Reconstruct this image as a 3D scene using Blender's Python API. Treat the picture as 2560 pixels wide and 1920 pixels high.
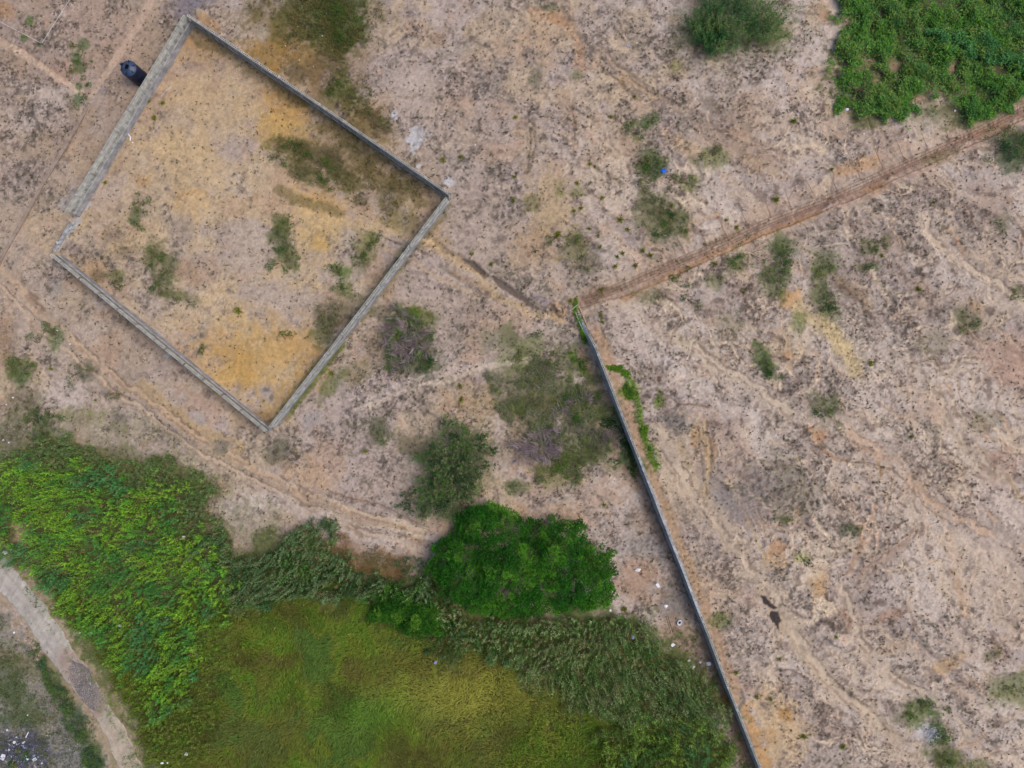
import bpy, math, random
import numpy as np
C = bpy.context.scene
for o in list(bpy.data.objects): bpy.data.objects.remove(o)
R = math.radians
# ------------------------------------------------------------------ camera, sky, sun, exposure
CAMH = 82.0; PPM = 22.0           # camera height, photo pixels per metre on the ground
cam = bpy.data.cameras.new('camera'); co = bpy.data.objects.new('camera', cam); C.collection.objects.link(co)
co.location = (0, 0, CAMH); cam.sensor_width = 36; cam.lens = 36*CAMH/(2560/PPM); cam.clip_end = 5000; cam.clip_start = .5
C.camera = co
w = bpy.data.worlds.new('World'); C.world = w; w.use_nodes = True
nt = w.node_tree; bg = nt.nodes['Background']; sky = nt.nodes.new('ShaderNodeTexSky')
SUN_EL, SUN_AZ = R(56), R(84)     # azimuth clockwise from north (+Y)
sky.sky_type = 'NISHITA'; sky.sun_disc = False; sky.sun_elevation = SUN_EL; sky.sun_rotation = SUN_AZ
sky.air_density = 1.0; sky.dust_density = 4.0; sky.ozone_density = .6
nt.links.new(sky.outputs[0], bg.inputs[0]); bg.inputs[1].default_value = .145
sl = bpy.data.lights.new('sun', 'SUN'); sl.energy = 1.1; sl.angle = R(38); sl.color = (1, .93, .86)
so = bpy.data.objects.new('sun', sl); C.collection.objects.link(so)
so.rotation_euler = (math.pi/2-SUN_EL, 0, math.pi-SUN_AZ)
C.view_settings.view_transform = 'Standard'; C.view_settings.look = 'None'; C.view_settings.gamma = 1
C.view_settings.exposure = 0.08
KCAL = np.array([.93, .91, .97])  # display-linear value of a white horizontal surface in this light (measured)
#CALIB
# ------------------------------------------------------------------ helpers
def P(x, y, z=0.0):
    s = (CAMH-z)/CAMH/PPM
    return ((x-1280)*s, -(y-960)*s, z)
def lin(c):
    c = np.asarray(c, float)/255.
    return np.where(c <= .04045, c/12.92, ((c+.055)/1.055)**2.4)
def alb(c, boost=1.0): return np.clip(lin(c)/KCAL*boost, .003, .9)
class VN:
    def __init__(s, seed): s.t = np.random.RandomState(seed).rand(256, 256)
    def __call__(s, x, y):
        xi = np.floor(x).astype(np.int64); yi = np.floor(y).astype(np.int64)
        fx = x-xi; fy = y-yi; fx = fx*fx*fx*(fx*(fx*6-15)+10); fy = fy*fy*fy*(fy*(fy*6-15)+10)
        a = xi & 255; b = (xi+1) & 255; c = yi & 255; d = (yi+1) & 255; t = s.t
        return (t[a, c]*(1-fx)+t[b, c]*fx)*(1-fy)+(t[a, d]*(1-fx)+t[b, d]*fx)*fy
_vn = {}
def fbm(x, y, scale, octv=4, seed=0, gain=.55):
    tot = 0; amp = 1; n = 0; s = 0
    for i in range(octv):
        k = (seed*13+i) % 97
        if k not in _vn: _vn[k] = VN(1000+k)
        a = .7*i+seed*1.37+.4; ca, sa = math.cos(a), math.sin(a)
        tot = tot+amp*_vn[k]((x*ca-y*sa)/scale+17.3*i, (x*sa+y*ca)/scale+9.1*i); s += amp
        amp *= gain; scale /= 2.03
    return np.clip((tot/s-.5)*1.9+.5, 0, 1)
def sst(a, b, v):
    t = np.clip((v-a)/(b-a), 0, 1); return t*t*(3-2*t)
def inpoly(x, y, poly):
    r = np.zeros(np.shape(x), bool); n = len(poly)
    for i in range(n):
        x1, y1 = poly[i]; x2, y2 = poly[(i+1) % n]
        if y1 == y2: continue
        c = ((y1 > y) != (y2 > y)) & (x < (x2-x1)*(y-y1)/(y2-y1)+x1)
        r ^= c
    return r
def pdist(x, y, pts):
    d = np.full(np.shape(x), 1e9)
    for (x1, y1), (x2, y2) in zip(pts[:-1], pts[1:]):
        dx, dy = x2-x1, y2-y1; L = dx*dx+dy*dy+1e-9
        t = np.clip(((x-x1)*dx+(y-y1)*dy)/L, 0, 1)
        d = np.minimum(d, np.hypot(x-x1-t*dx, y-y1-t*dy))
    return d
def tag(o, label=None, cat=None, group=None, kind=None):
    if label: o['label'] = label
    if cat: o['category'] = cat
    if group: o['group'] = group
    if kind or cat: o['kind'] = kind or 'thing'
    return o
def empty(name, loc, rz=0):
    o = bpy.data.objects.new(name, None); C.collection.objects.link(o); o.location = loc; o.rotation_euler = (0, 0, rz)
    o.empty_display_size = .3
    return o
def npmesh(name, V, F, col=None, smooth=False):
    V = np.ascontiguousarray(V, np.float32).reshape(-1, 3); F = np.ascontiguousarray(F, np.int32)
    me = bpy.data.meshes.new(name); n, k = F.shape
    me.vertices.add(len(V)); me.vertices.foreach_set('co', V.ravel())
    me.loops.add(n*k); me.loops.foreach_set('vertex_index', F.ravel())
    me.polygons.add(n); me.polygons.foreach_set('loop_start', np.arange(0, n*k, k, dtype=np.int32))
    me.polygons.foreach_set('loop_total', np.full(n, k, np.int32))
    if smooth: me.polygons.foreach_set('use_smooth', np.ones(n, bool))
    me.update(calc_edges=True)
    if col is not None:
        a = me.color_attributes.new('Col', 'FLOAT_COLOR', 'POINT')
        cc = np.ones((len(V), 4), np.float32); cc[:, :3] = col; a.data.foreach_set('color', cc.ravel())
    return me
def link(name, me, mat=None, parent=None):
    if mat and not me.materials: me.materials.append(mat)
    o = bpy.data.objects.new(name, me); C.collection.objects.link(o)
    if parent: o.parent = parent
    return o
class MB:
    def __init__(s): s.v = []; s.f = []
    def face(s, *pts):
        b = len(s.v); s.v += [tuple(p) for p in pts]; s.f.append(tuple(range(b, b+len(pts))))
    def prism(s, a, b, w, z0, z1, jit=0):   # box along a->b (xy), width w
        a = np.array(a[:2]); b = np.array(b[:2]); d = b-a; L = np.hypot(*d); d = d/L; n = np.array([-d[1], d[0]])*w/2
        q = [a-n, b-n, b+n, a+n]; k = len(s.v)
        s.v += [(p[0], p[1], z0) for p in q]+[(p[0], p[1], z1) for p in q]
        s.f += [(k+3, k+2, k+1, k), (k+4, k+5, k+6, k+7), (k, k+1, k+5, k+4), (k+1, k+2, k+6, k+5), (k+2, k+3, k+7, k+6), (k+3, k, k+4, k+7)]
    def tube(s, p0, p1, r, n=6, r2=None):
        p0 = np.array(p0, float); p1 = np.array(p1, float); d = p1-p0; d /= np.linalg.norm(d)+1e-9
        u = np.cross(d, (0, 0, 1) if abs(d[2]) < .9 else (1, 0, 0)); u /= np.linalg.norm(u); v = np.cross(d, u); k = len(s.v)
        for p, rr in ((p0, r), (p1, r if r2 is None else r2)):
            for i in range(n):
                a = 2*math.pi*i/n; s.v.append(tuple(p+rr*(u*math.cos(a)+v*math.sin(a))))
        for i in range(n): s.f.append((k+i, k+(i+1) % n, k+n+(i+1) % n, k+n+i))
        s.f.append(tuple(k+n+i for i in range(n))); s.f.append(tuple(k+n-1-i for i in range(n)))
    def lathe(s, prof, n=48, c=(0, 0)):
        k = len(s.v)
        for r, z in prof:
            for i in range(n):
                a = 2*math.pi*i/n; s.v.append((c[0]+r*math.cos(a), c[1]+r*math.sin(a), z))
        for j in range(len(prof)-1):
            for i in range(n):
                i2 = (i+1) % n; s.f.append((k+j*n+i, k+j*n+i2, k+(j+1)*n+i2, k+(j+1)*n+i))
    def build(s, name, mat, parent=None, smooth=False):
        me = bpy.data.meshes.new(name); me.from_pydata(s.v, [], s.f); me.update()
        if smooth: me.polygons.foreach_set('use_smooth', np.ones(len(me.polygons), bool))
        return link(name, me, mat, parent)
# ------------------------------------------------------------------ materials
def newmat(name):
    m = bpy.data.materials.new(name); m.use_nodes = True; n = m.node_tree.nodes; b = n['Principled BSDF']
    b.inputs['Roughness'].default_value = .9; b.inputs['Specular IOR Level'].default_value = .2
    return m, m.node_tree, b
def noise_mat(name, c1, c2, scale=3., detail=6., rough=.9, c3=None, bump=.0, spec=.2, boost=1., courses=0):
    m, t, b = newmat(name); b.inputs['Roughness'].default_value = rough; b.inputs['Specular IOR Level'].default_value = spec
    g = t.nodes.new('ShaderNodeNewGeometry'); n = t.nodes.new('ShaderNodeTexNoise'); n.inputs['Scale'].default_value = scale; n.inputs['Detail'].default_value = detail
    n.inputs['Roughness'].default_value = .65
    r = t.nodes.new('ShaderNodeValToRGB'); e = r.color_ramp.elements
    e[0].position = .36; e[1].position = .66
    e[0].color = (*alb(c1, boost), 1); e[1].color = (*alb(c2, boost), 1)
    if c3 is not None: x = e.new(.52); x.color = (*alb(c3, boost), 1)
    t.links.new(g.outputs['Position'], n.inputs['Vector']); t.links.new(n.outputs[0], r.inputs[0]); t.links.new(r.outputs[0], b.inputs['Base Color'])
    if courses:     # mortar beds every course and rain streaks
        L = t.links.new; sx = t.nodes.new('ShaderNodeSeparateXYZ'); L(g.outputs['Position'], sx.inputs[0])
        fr = t.nodes.new('ShaderNodeMath'); fr.operation = 'FRACT'; dv = t.nodes.new('ShaderNodeMath'); dv.operation = 'DIVIDE'; dv.inputs[1].default_value = courses; L(sx.outputs[2], dv.inputs[0]); L(dv.outputs[0], fr.inputs[0])
        lt = t.nodes.new('ShaderNodeMath'); lt.operation = 'LESS_THAN'; lt.inputs[1].default_value = .14; L(fr.outputs[0], lt.inputs[0])
        mp = t.nodes.new('ShaderNodeMapping'); mp.inputs['Scale'].default_value = (2.2, 2.2, .25); n2_ = t.nodes.new('ShaderNodeTexNoise'); n2_.inputs['Scale'].default_value = 1.4; n2_.inputs['Detail'].default_value = 5; L(g.outputs['Position'], mp.inputs[0]); L(mp.outputs[0], n2_.inputs['Vector'])
        mr = t.nodes.new('ShaderNodeMapRange'); mr.inputs[1].default_value = .35; mr.inputs[2].default_value = .65; mr.inputs[3].default_value = .68; mr.inputs[4].default_value = 1.12; L(n2_.outputs[0], mr.inputs[0])
        ml = t.nodes.new('ShaderNodeMath'); ml.operation = 'MULTIPLY_ADD'; ml.inputs[1].default_value = -.32; L(lt.outputs[0], ml.inputs[0]); L(mr.outputs[0], ml.inputs[2])
        vs = t.nodes.new('ShaderNodeVectorMath'); vs.operation = 'SCALE'; L(r.outputs[0], vs.inputs[0]); L(ml.outputs[0], vs.inputs['Scale']); L(vs.outputs[0], b.inputs['Base Color'])
    if bump:
        bp = t.nodes.new('ShaderNodeBump'); bp.inputs['Distance'].default_value = bump; bp.inputs['Strength'].default_value = .8
        t.links.new(n.outputs[0], bp.inputs['Height']); t.links.new(bp.outputs[0], b.inputs['Normal'])
    return m
def attr_mat(name, nscale=4., lo=.75, hi=1.25, bump=.0, transl=0.):
    m, t, b = newmat(name); at = t.nodes.new('ShaderNodeAttribute'); at.attribute_name = 'Col'
    g = t.nodes.new('ShaderNodeNewGeometry'); n = t.nodes.new('ShaderNodeTexNoise'); n.inputs['Scale'].default_value = nscale
    n.inputs['Detail'].default_value = 5; n.inputs['Roughness'].default_value = .7
    mr = t.nodes.new('ShaderNodeMapRange'); mr.inputs[1].default_value = .3; mr.inputs[2].default_value = .7
    mr.inputs[3].default_value = lo; mr.inputs[4].default_value = hi
    vm = t.nodes.new('ShaderNodeVectorMath'); vm.operation = 'SCALE'
    L = t.links.new
    L(g.outputs['Position'], n.inputs['Vector']); L(n.outputs[0], mr.inputs[0]); L(at.outputs['Color'], vm.inputs[0]); L(mr.outputs[0], vm.inputs['Scale'])
    L(vm.outputs[0], b.inputs['Base Color'])
    if bump:
        bp = t.nodes.new('ShaderNodeBump'); bp.inputs['Distance'].default_value = bump; bp.inputs['Strength'].default_value = 1
        L(n.outputs[0], bp.inputs['Height']); L(bp.outputs[0], b.inputs['Normal'])
    if transl:
        tr = t.nodes.new('ShaderNodeBsdfTranslucent'); mx = t.nodes.new('ShaderNodeMixShader'); mx.inputs[0].default_value = transl
        out = t.nodes['Material Output']; L(vm.outputs[0], tr.inputs[0]); L(b.outputs[0], mx.inputs[1]); L(tr.outputs[0], mx.inputs[2]); L(mx.outputs[0], out.inputs[0])
    return m
M_ground = attr_mat('earth', 7., .86, 1.14, bump=.03)
M_leaf = attr_mat('leaf', 1.3, .85, 1.15, transl=.25)
M_dry = attr_mat('dry_grass', 1.3, .85, 1.15, transl=.1)
M_wall = noise_mat('block_concrete', (130, 132, 126), (186, 186, 188), 1.6, 9, c3=(160, 160, 164), bump=.02, courses=.23)
M_wall_dark = noise_mat('weathered_concrete', (134, 126, 122), (202, 192, 190), 1.3, 9, c3=(168, 158, 158), bump=.02, courses=.23)
M_plinth = noise_mat('plinth_render', (120, 120, 126), (168, 166, 170), 1.2, 8, c3=(146, 144, 152), bump=.01)
M_foot = noise_mat('dusty_footing', (128, 112, 104), (160, 142, 132), 1.5, 8, bump=.02)
M_wood = noise_mat('timber', (150, 130, 115), (190, 168, 150), 4, 6)
M_wood_grey = noise_mat('grey_timber', (130, 135, 125), (170, 172, 165), 4, 6)
M_rust = noise_mat('rusty_steel', (104, 74, 66), (150, 114, 102), 8, 4, rough=.7)
M_tank = noise_mat('tank_plastic', (34, 48, 78), (48, 66, 100), .8, 4, rough=.45, spec=.5)
M_tankside = noise_mat('tank_plastic_dark', (20, 28, 48), (32, 40, 66), .8, 4, rough=.5, spec=.4)
M_black = noise_mat('dark_opening', (5, 6, 8), (12, 12, 14), 2, 3)
M_white = noise_mat('white_plastic', (200, 205, 225), (235, 236, 245), 2, 4, rough=.5)
M_pale = noise_mat('pale_paper', (160, 170, 178), (205, 210, 212), 3, 4, rough=.6)
M_blue = noise_mat('blue_plastic', (0, 80, 200), (10, 110, 235), 2, 3, rough=.4)
M_bluegrey = noise_mat('blue_grey_plastic', (105, 115, 165), (150, 160, 200), 3, 4, rough=.5)
M_rubble = noise_mat('broken_concrete', (140, 140, 146), (185, 184, 190), 2, 6, bump=.02)
M_bark = noise_mat('bark', (70, 58, 48), (115, 100, 88), 5, 6, bump=.02)
M_water, _t, _b = newmat('shallow_water'); _b.inputs['Base Color'].default_value = (*alb((95, 110, 140)), 1); _b.inputs['Roughness'].default_value = .12; _b.inputs['Specular IOR Level'].default_value = .6
# ------------------------------------------------------------------ the ground, painted by kind of soil in photo-pixel map coordinates
core_x = np.arange(-120, 2681, 2.5); core_y = np.arange(-120, 2041, 2.5)
grow = np.cumsum(np.concatenate([2.5*1.045**np.arange(1, 64), 2.5*1.045**63*1.24**np.arange(1, 32)]))
GX = np.concatenate([core_x[0]-grow[::-1], core_x, core_x[-1]+grow]); GY = np.concatenate([core_y[0]-grow[::-1], core_y, core_y[-1]+grow])
X, Y = np.meshgrid(GX, GY, indexing='xy'); SH = X.shape
PINK = (168, 151, 146); PALE = (186, 172, 169); TAN = (166, 147, 134); SAND = (182, 155, 118); YEL = (178, 144, 92); ORG = (164, 122, 88); RED = (146, 112, 98)
MAU = (118, 104, 103); GREY = (132, 126, 128); OLV = (96, 90, 58); GRN = (74, 84, 46); DGR = (48, 60, 38); BRN = (106, 88, 68); WHT = (176, 174, 182); OCH = (140, 108, 60)
D2 = X*.66-Y*.75; D1 = X*.75+Y*.66      # along/across the run of the erosion rills
n1 = fbm(X, Y, 300, 3, 1); n2 = fbm(X, Y, 75, 5, 2); n3 = fbm(X, Y, 22, 4, 3); n4 = fbm(X, Y, 8, 3, 4); n5 = fbm(X, Y, 190, 4, 5)
D2 = D2+(fbm(X, Y, 150, 3, 81)-.5)*110; st = fbm(D1/3.6, D2, 40, 6, 6, .62)          # stretched along the slope
st2 = fbm(D1, D2/2.2, 30, 5, 8)
def soft(cx, cy, rx, ry, ang=0, p=1.0):
    a = R(ang); u = (X-cx)*math.cos(a)+(Y-cy)*math.sin(a); v = -(X-cx)*math.sin(a)+(Y-cy)*math.cos(a)
    return np.exp(-((u/rx)**2+(v/ry)**2)*p)
plot = [(468, 45), (1125, 488), (678, 1072), (128, 632)]
inplot = inpoly(X+30*(n3-.5), Y+30*(n2-.5), plot)
east = sst(1300, 1900, X+Y*.25); eastD = sst(1420, 1700, X-(Y-800)*.38)*sst(300, 520, Y+X*.2-250)
rgb = np.empty(SH+(3,))
for k in range(3):
    b = TAN[k]*(1-n1)+PINK[k]*n1
    b = b*(1-east*.62)+PALE[k]*east*.62
    rgb[..., k] = b
def mixc(c, m):
    for k in range(3): rgb[..., k] = rgb[..., k]*(1-m)+c[k]*m
yz = np.clip(soft(520, 480, 330, 260, 40)*.55*(n2 > 0)+soft(330, 900, 500, 120, 38)*.45, 0, .7)
mixc(SAND, yz*sst(.3, .7, n5*.5+n2*.5)); mixc((188, 162, 126), inplot*sst(.36, .60, fbm(X, Y, 130, 4, 27))*.62)
mixc(PALE, sst(.5, .75, n2*.6+n5*.4)*.45)
mixc(SAND, sst(.62, .8, n5)*.4)
mixc((170, 136, 112), sst(.58, .8, fbm(X, Y, 90, 5, 11))*.45)
# lichen crust and litter: mauve grey mottling, denser where the lists say
Mz = np.zeros(SH)
for (cx, cy, rx, ry, an, s) in [
    (1250, 330, 330, 420, 0, .5), (1660, 240, 330, 200, 30, .62), (2130, 330, 220, 160, 0, .5), (80, 250, 130, 200, 0, .75), (200, 60, 260, 110, 0, .4), (60, 420, 120, 110, 0, .6),
    (330, 640, 140, 200, -40, .45), (470, 600, 140, 120, 0, .4), (420, 1100, 260, 60, 35, .3), (760, 1100, 190, 110, 20, .55), (1000, 960, 130, 140, 0, .75), (950, 1200, 200, 70, 10, .7),
    (1400, 620, 130, 120, 0, .4), (1140, 640, 120, 90, 0, .5), (1180, 800, 110, 90, 0, .6), (1640, 880, 180, 90, 30, .9), (1700, 700, 200, 80, -25, .45), (1900, 1000, 230, 90, 35, 1.0),
    (2200, 740, 260, 120, 20, .9), (2150, 980, 200, 100, 0, 1.1), (2080, 1250, 240, 150, -20, .95), (2350, 1130, 150, 180, 60, .6), (1980, 1420, 200, 120, 60, .8), (1830, 1600, 160, 200, 60, .7),
    (2250, 1620, 260, 110, -25, .75), (2080, 1760, 200, 160, 30, .7), (1430, 1330, 180, 110, 0, .4), (2330, 560, 180, 90, 0, .8), (1850, 1220, 120, 220, 20, .7), (2450, 1850, 160, 160, 0, .45),
    (1560, 1080, 60, 170, -20, .5), (1490, 420, 150, 120, 0, .45), (870, 250, 160, 160, 0, .55), (950, 60, 160, 120, 0, .6), (220, 850, 160, 90, 40, .3), (560, 1230, 140, 80, 20, .4)]:
    Mz = np.maximum(Mz, s*soft(cx, cy, rx, ry, an))
cn = n2*.22+n3*.10+st*(.26+.22*east)+st2*.10+n5*.14+Mz*.17+(1-east)*.11
cn = cn-.05*inplot-.06*sst(.45, .7, n5)*(1-east); cr = sst(.50, .72, cn)
mixc((130, 115, 112), cr*(.36+.34*np.clip(Mz, 0, 1)))
mixc((122, 114, 92), cr*sst(.5, .7, fbm(X, Y, 48, 3, 18))*.45)
mixc((150, 129, 117), np.clip(soft(150, 130, 420, 330)*.8, 0, .6)); lp = sst(.46, .30, cn); mixc((192, 175, 168), lp*(.25+.35*east))
cr2 = sst(.58, .80, n4*.5+st2*.3+n3*.2+Mz*.10)*(.25+.75*cr)
mixc((94, 82, 78), cr2*.50)
pl_ = sst(.60, .78, fbm(X, Y, 11, 3, 15))*cr; mixc((178, 160, 150), pl_*.5)
big = fbm(D1/2.6, D2, 120, 3, 37); mixc((190, 174, 164), sst(.52, .70, big)*eastD*.55); mixc((140, 124, 120), sst(.46, .32, big)*eastD*.35)
fi = sst(.62, .76, fbm(D1/4.5, D2, 14, 4, 16)*.6+n3*.4)*eastD; mixc((100, 82, 76), fi*.5)
fl = sst(.60, .78, fbm(D1/5, D2, 20, 4, 14))*eastD; mixc((192, 168, 148), fl*.5)
mixc((140, 126, 122), np.clip(Mz*.5*(.1+1.5*sst(.3, .7, n2*.5+st*.5)), 0, .55))
# rills: thin branching channels with pale beds and dark lips, running down the slope
zr = np.clip(eastD*1.0+.55*soft(1600, 230, 330, 230)+.35*soft(1250, 400, 250, 420)+.4*soft(850, 1260, 300, 110, 15), 0, 1)
RILL = np.zeros(SH)
for k_, (sc, wv, an, am) in enumerate([(105, 95, .72, 1.0), (62, 60, .95, .8), (50, 50, -.55, .6), (38, 40, .78, .6)]):
    wx = (fbm(X, Y, 170, 3, 51+k_)-.5)*wv*2.2; wy = (fbm(X, Y, 170, 3, 61+k_)-.5)*wv*2.2; u = (X+wx)*math.cos(an)+(Y+wy)*math.sin(an); v = -(X+wx)*math.sin(an)+(Y+wy)*math.cos(an)
    r_ = 1-np.abs(2*fbm(u/3.6, v, sc, 3, 44+k_, .45)-1); gate = sst(.42, .62, fbm(X, Y, 120, 2, 70+k_))*zr*am
    bed = sst(.90, .975, r_)*gate; lip = sst(.80, .87, r_)*sst(.93, .88, r_)*gate
    mixc((104, 88, 82), lip*.6*sst(.3, .6, n4)); mixc((190, 170, 152) if k_ != 1 else (178, 150, 130), bed); RILL = np.maximum(RILL, bed)
sp = sst(.70, .82, n4*.8+n3*.2); mixc((98, 84, 76), sp*.35*(1-.6*yz))
Ht = (n1-.5)*.5+(n2-.5)*.16*(1-.5*inplot)+(n3-.5)*.05*(.4+Mz)+(st-.5)*.15*zr+(n4-.5)*.025-RILL*.10
Td = (.2+.5*cr+.3*np.clip(Mz, 0, 1))*(1-.8*RILL); Tg = np.zeros(SH)   # densities of dry and of green tufts
def rng(cx, cy, r):
    i0, i1 = np.searchsorted(GY, [cy-r, cy+r]); j0, j1 = np.searchsorted(GX, [cx-r, cx+r]); return slice(i0, i1), slice(j0, j1)
def put(S, m, c, h=0, d=None, g=None):
    for k in range(3): rgb[S+(k,)] = rgb[S+(k,)]*(1-m)+c[k]*m
    if h: Ht[S] += h*m
    if d is not None: Td[S] = Td[S]*(1-m)+d*m
    if g: Tg[S] = np.maximum(Tg[S], g*m)
def blob(cx, cy, rx, ry, ang, c, s=.8, so=.45, ro=.7, h=0, d=None, g=None):
    S = rng(cx, cy, max(rx, ry)*1.9+4); x = X[S]; y = Y[S]; a = R(ang)
    u = ((x-cx)*math.cos(a)+(y-cy)*math.sin(a))/rx; v = (-(x-cx)*math.sin(a)+(y-cy)*math.cos(a))/ry
    q = np.hypot(u, v)+(n3[S]-.5)*ro*1.1+(n4[S]-.5)*ro*.7
    put(S, s*(.78+.34*n4[S])*sst(1+so, 1-so, q), c, h, d, g)
def stroke(pts, wd, c, s=.8, so=.5, ro=.5, h=0, d=None, g=None, wb=0, gt=0):
    xs = [p[0] for p in pts]; ys = [p[1] for p in pts]; m = wd*2+8
    i0, i1 = np.searchsorted(GY, [min(ys)-m, max(ys)+m]); j0, j1 = np.searchsorted(GX, [min(xs)-m, max(xs)+m]); S = (slice(i0, i1), slice(j0, j1))
    w2 = wd/2; wob = wd*ro*.5+2+wb
    q = pdist(X[S]+(n3[S]-.5)*wob*1.6, Y[S]+(n2[S]-.5)*wob*2.2, pts)/w2*(1+(.7*(n2[S]-.5)*2 if gt else 0))+(n4[S]-.5)*ro
    gm = sst(gt-.12, gt+.12, fbm(X[S], Y[S], 55, 3, 77)) if gt else 1.
    put(S, s*gm*sst(1+so, 1-so, q), c, h, d, g)
def polyfill(pts, c, s=.9, jit=26, h=0, d=None, g=None, bx=60):
    xs = [p[0] for p in pts]; ys = [p[1] for p in pts]
    i0, i1 = np.searchsorted(GY, [min(ys)-bx, max(ys)+bx]); j0, j1 = np.searchsorted(GX, [min(xs)-bx, max(xs)+bx]); S = (slice(i0, i1), slice(j0, j1))
    m = 0
    for q in range(6):
        a = q*1.047; m = m+inpoly(X[S]+(n3[S]-.5)*jit*1.6+(n4[S]-.5)*jit+math.cos(a)*jit*.3, Y[S]+(n2[S]-.5)*jit*1.6+math.sin(a)*jit*.3, pts)/6.
    put(S, s*m, c, h, d, g)
B, S_ = blob, stroke
# --- upper left
B(10, 25, 26, 22, 0, ORG, .6)
B(1130, 1165, 76, 84, 0, (66, 72, 50), .7, so=.8); B(1835, 60, 104, 74, 8, (70, 80, 54), .7, so=.8); B(1760, 95, 60, 44, 0, (92, 90, 62), .6); B(1920, 80, 50, 50, 0, (84, 88, 52), .7); B(2535, 370, 50, 50, 0, (58, 72, 48), .8)
B(790, 30, 150, 60, 0, (104, 94, 70), .6, so=.8, ro=1.3); B(740, 110, 70, 70, 30, (136, 106, 64), .7, so=.8, ro=1.2); B(850, 110, 50, 60, 0, (86, 84, 52), .7); B(850, 240, 46, 60, 40, (100, 90, 62), .7); B(930, 310, 60, 40, 35, (108, 94, 66), .6); B(870, 170, 60, 70, 20, (126, 106, 90), .5)
B(840, 400, 150, 50, 32, (112, 98, 70), .5, so=.8, ro=1.3); B(960, 450, 120, 34, 35, (118, 102, 74), .4, so=.8, ro=1.3)
S_([(-20, 92), (60, 133), (110, 168), (165, 203), (200, 230)], 20, (184, 158, 140), .85, d=.03, h=-.05, so=.3, ro=.3); S_([(390, -20), (352, 40), (305, 120), (268, 185), (232, 240)], 17, (182, 156, 140), .8, d=.03, h=-.04, so=.3, ro=.3); S_([(-20, 80), (60, 122), (160, 192)], 4, (120, 96, 84), .4)
B(130, 240, 80, 24, 10, PALE, .55); B(60, 300, 60, 30, 0, PALE, .4); B(160, 170, 40, 22, 20, (166, 130, 116), .5); B(475, 8, 52, 30, -10, (112, 106, 116), .85, d=0); B(455, 40, 22, 14, 0, (118, 110, 118), .6)
B(500, 30, 16, 9, 30, (182, 160, 132), .6); B(240, 60, 90, 60, 0, (160, 136, 126), .4); B(262, 228, 12, 9, 0, (140, 130, 136), .6)
for x, y, r in [(205, 112, 15), (192, 148, 12), (200, 168, 14), (196, 216, 8), (190, 252, 13), (74, 52, 10), (60, 96, 8), (98, 112, 7)]: B(x, y, r, r, 0, (62, 84, 46), .6, g=.7)
# --- inside the plot
B(640, 190, 90, 35, 35, ORG, .15); B(480, 105, 60, 18, 10, (172, 132, 92), .6); B(500, 130, 66, 30, 0, (168, 138, 100), .5, d=.1); B(540, 260, 120, 60, 20, SAND, .55, d=.15); B(470, 400, 110, 50, 20, (186, 158, 122), .5, d=.12)
B(430, 360, 90, 40, 10, SAND, .5); B(700, 310, 50, 60, 30, YEL, .9, so=.7, d=.1); B(720, 270, 60, 30, 20, (176, 136, 88), .6); B(740, 350, 60, 40, 40, YEL, .5); B(790, 560, 60, 80, -20, (186, 156, 112), .8, so=.7, d=.1); B(795, 605, 24, 22, 0, YEL, .7)
B(800, 505, 50, 22, 20, (178, 142, 98), .8); B(840, 540, 80, 16, 20, (182, 152, 114), .5); B(880, 520, 120, 22, 22, (170, 140, 106), .4); B(475, 515, 46, 40, 0, (186, 154, 112), .6, d=.05); S_([(440, 510), (448, 485), (480, 475), (515, 482)], 9, (168, 132, 92), .5)
B(452, 565, 32, 34, 0, (152, 134, 124), .7, d=.3); B(360, 455, 18, 16, 0, (176, 138, 92), .5); B(320, 540, 80, 60, 0, (160, 138, 122), .3)
B(640, 900, 120, 80, 20, YEL, .75, so=.8, ro=.9, d=.03, h=.25); B(600, 900, 60, 30, 30, (168, 132, 84), .5, so=.9); B(700, 930, 40, 30, 0, (186, 158, 118), .5, so=.9); B(700, 870, 70, 60, 0, (176, 142, 94), .6, d=.03); B(600, 930, 60, 40, 0, (180, 142, 84), .6); B(760, 850, 40, 60, 30, (172, 136, 88), .5, d=.1); B(700, 1000, 50, 40, 0, (174, 144, 104), .7, d=.05)
B(672, 985, 16, 24, -30, (150, 140, 138), .8); B(668, 975, 8, 7, 0, (100, 92, 96), .8); B(682, 992, 7, 9, 0, (108, 98, 96), .8); B(650, 1045, 34, 20, 30, (120, 96, 70), .6); S_([(690, 780), (640, 850), (570, 880)], 10, (164, 130, 84), .3); B(830, 470, 30, 14, 0, (168, 136, 100), .5)
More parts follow.
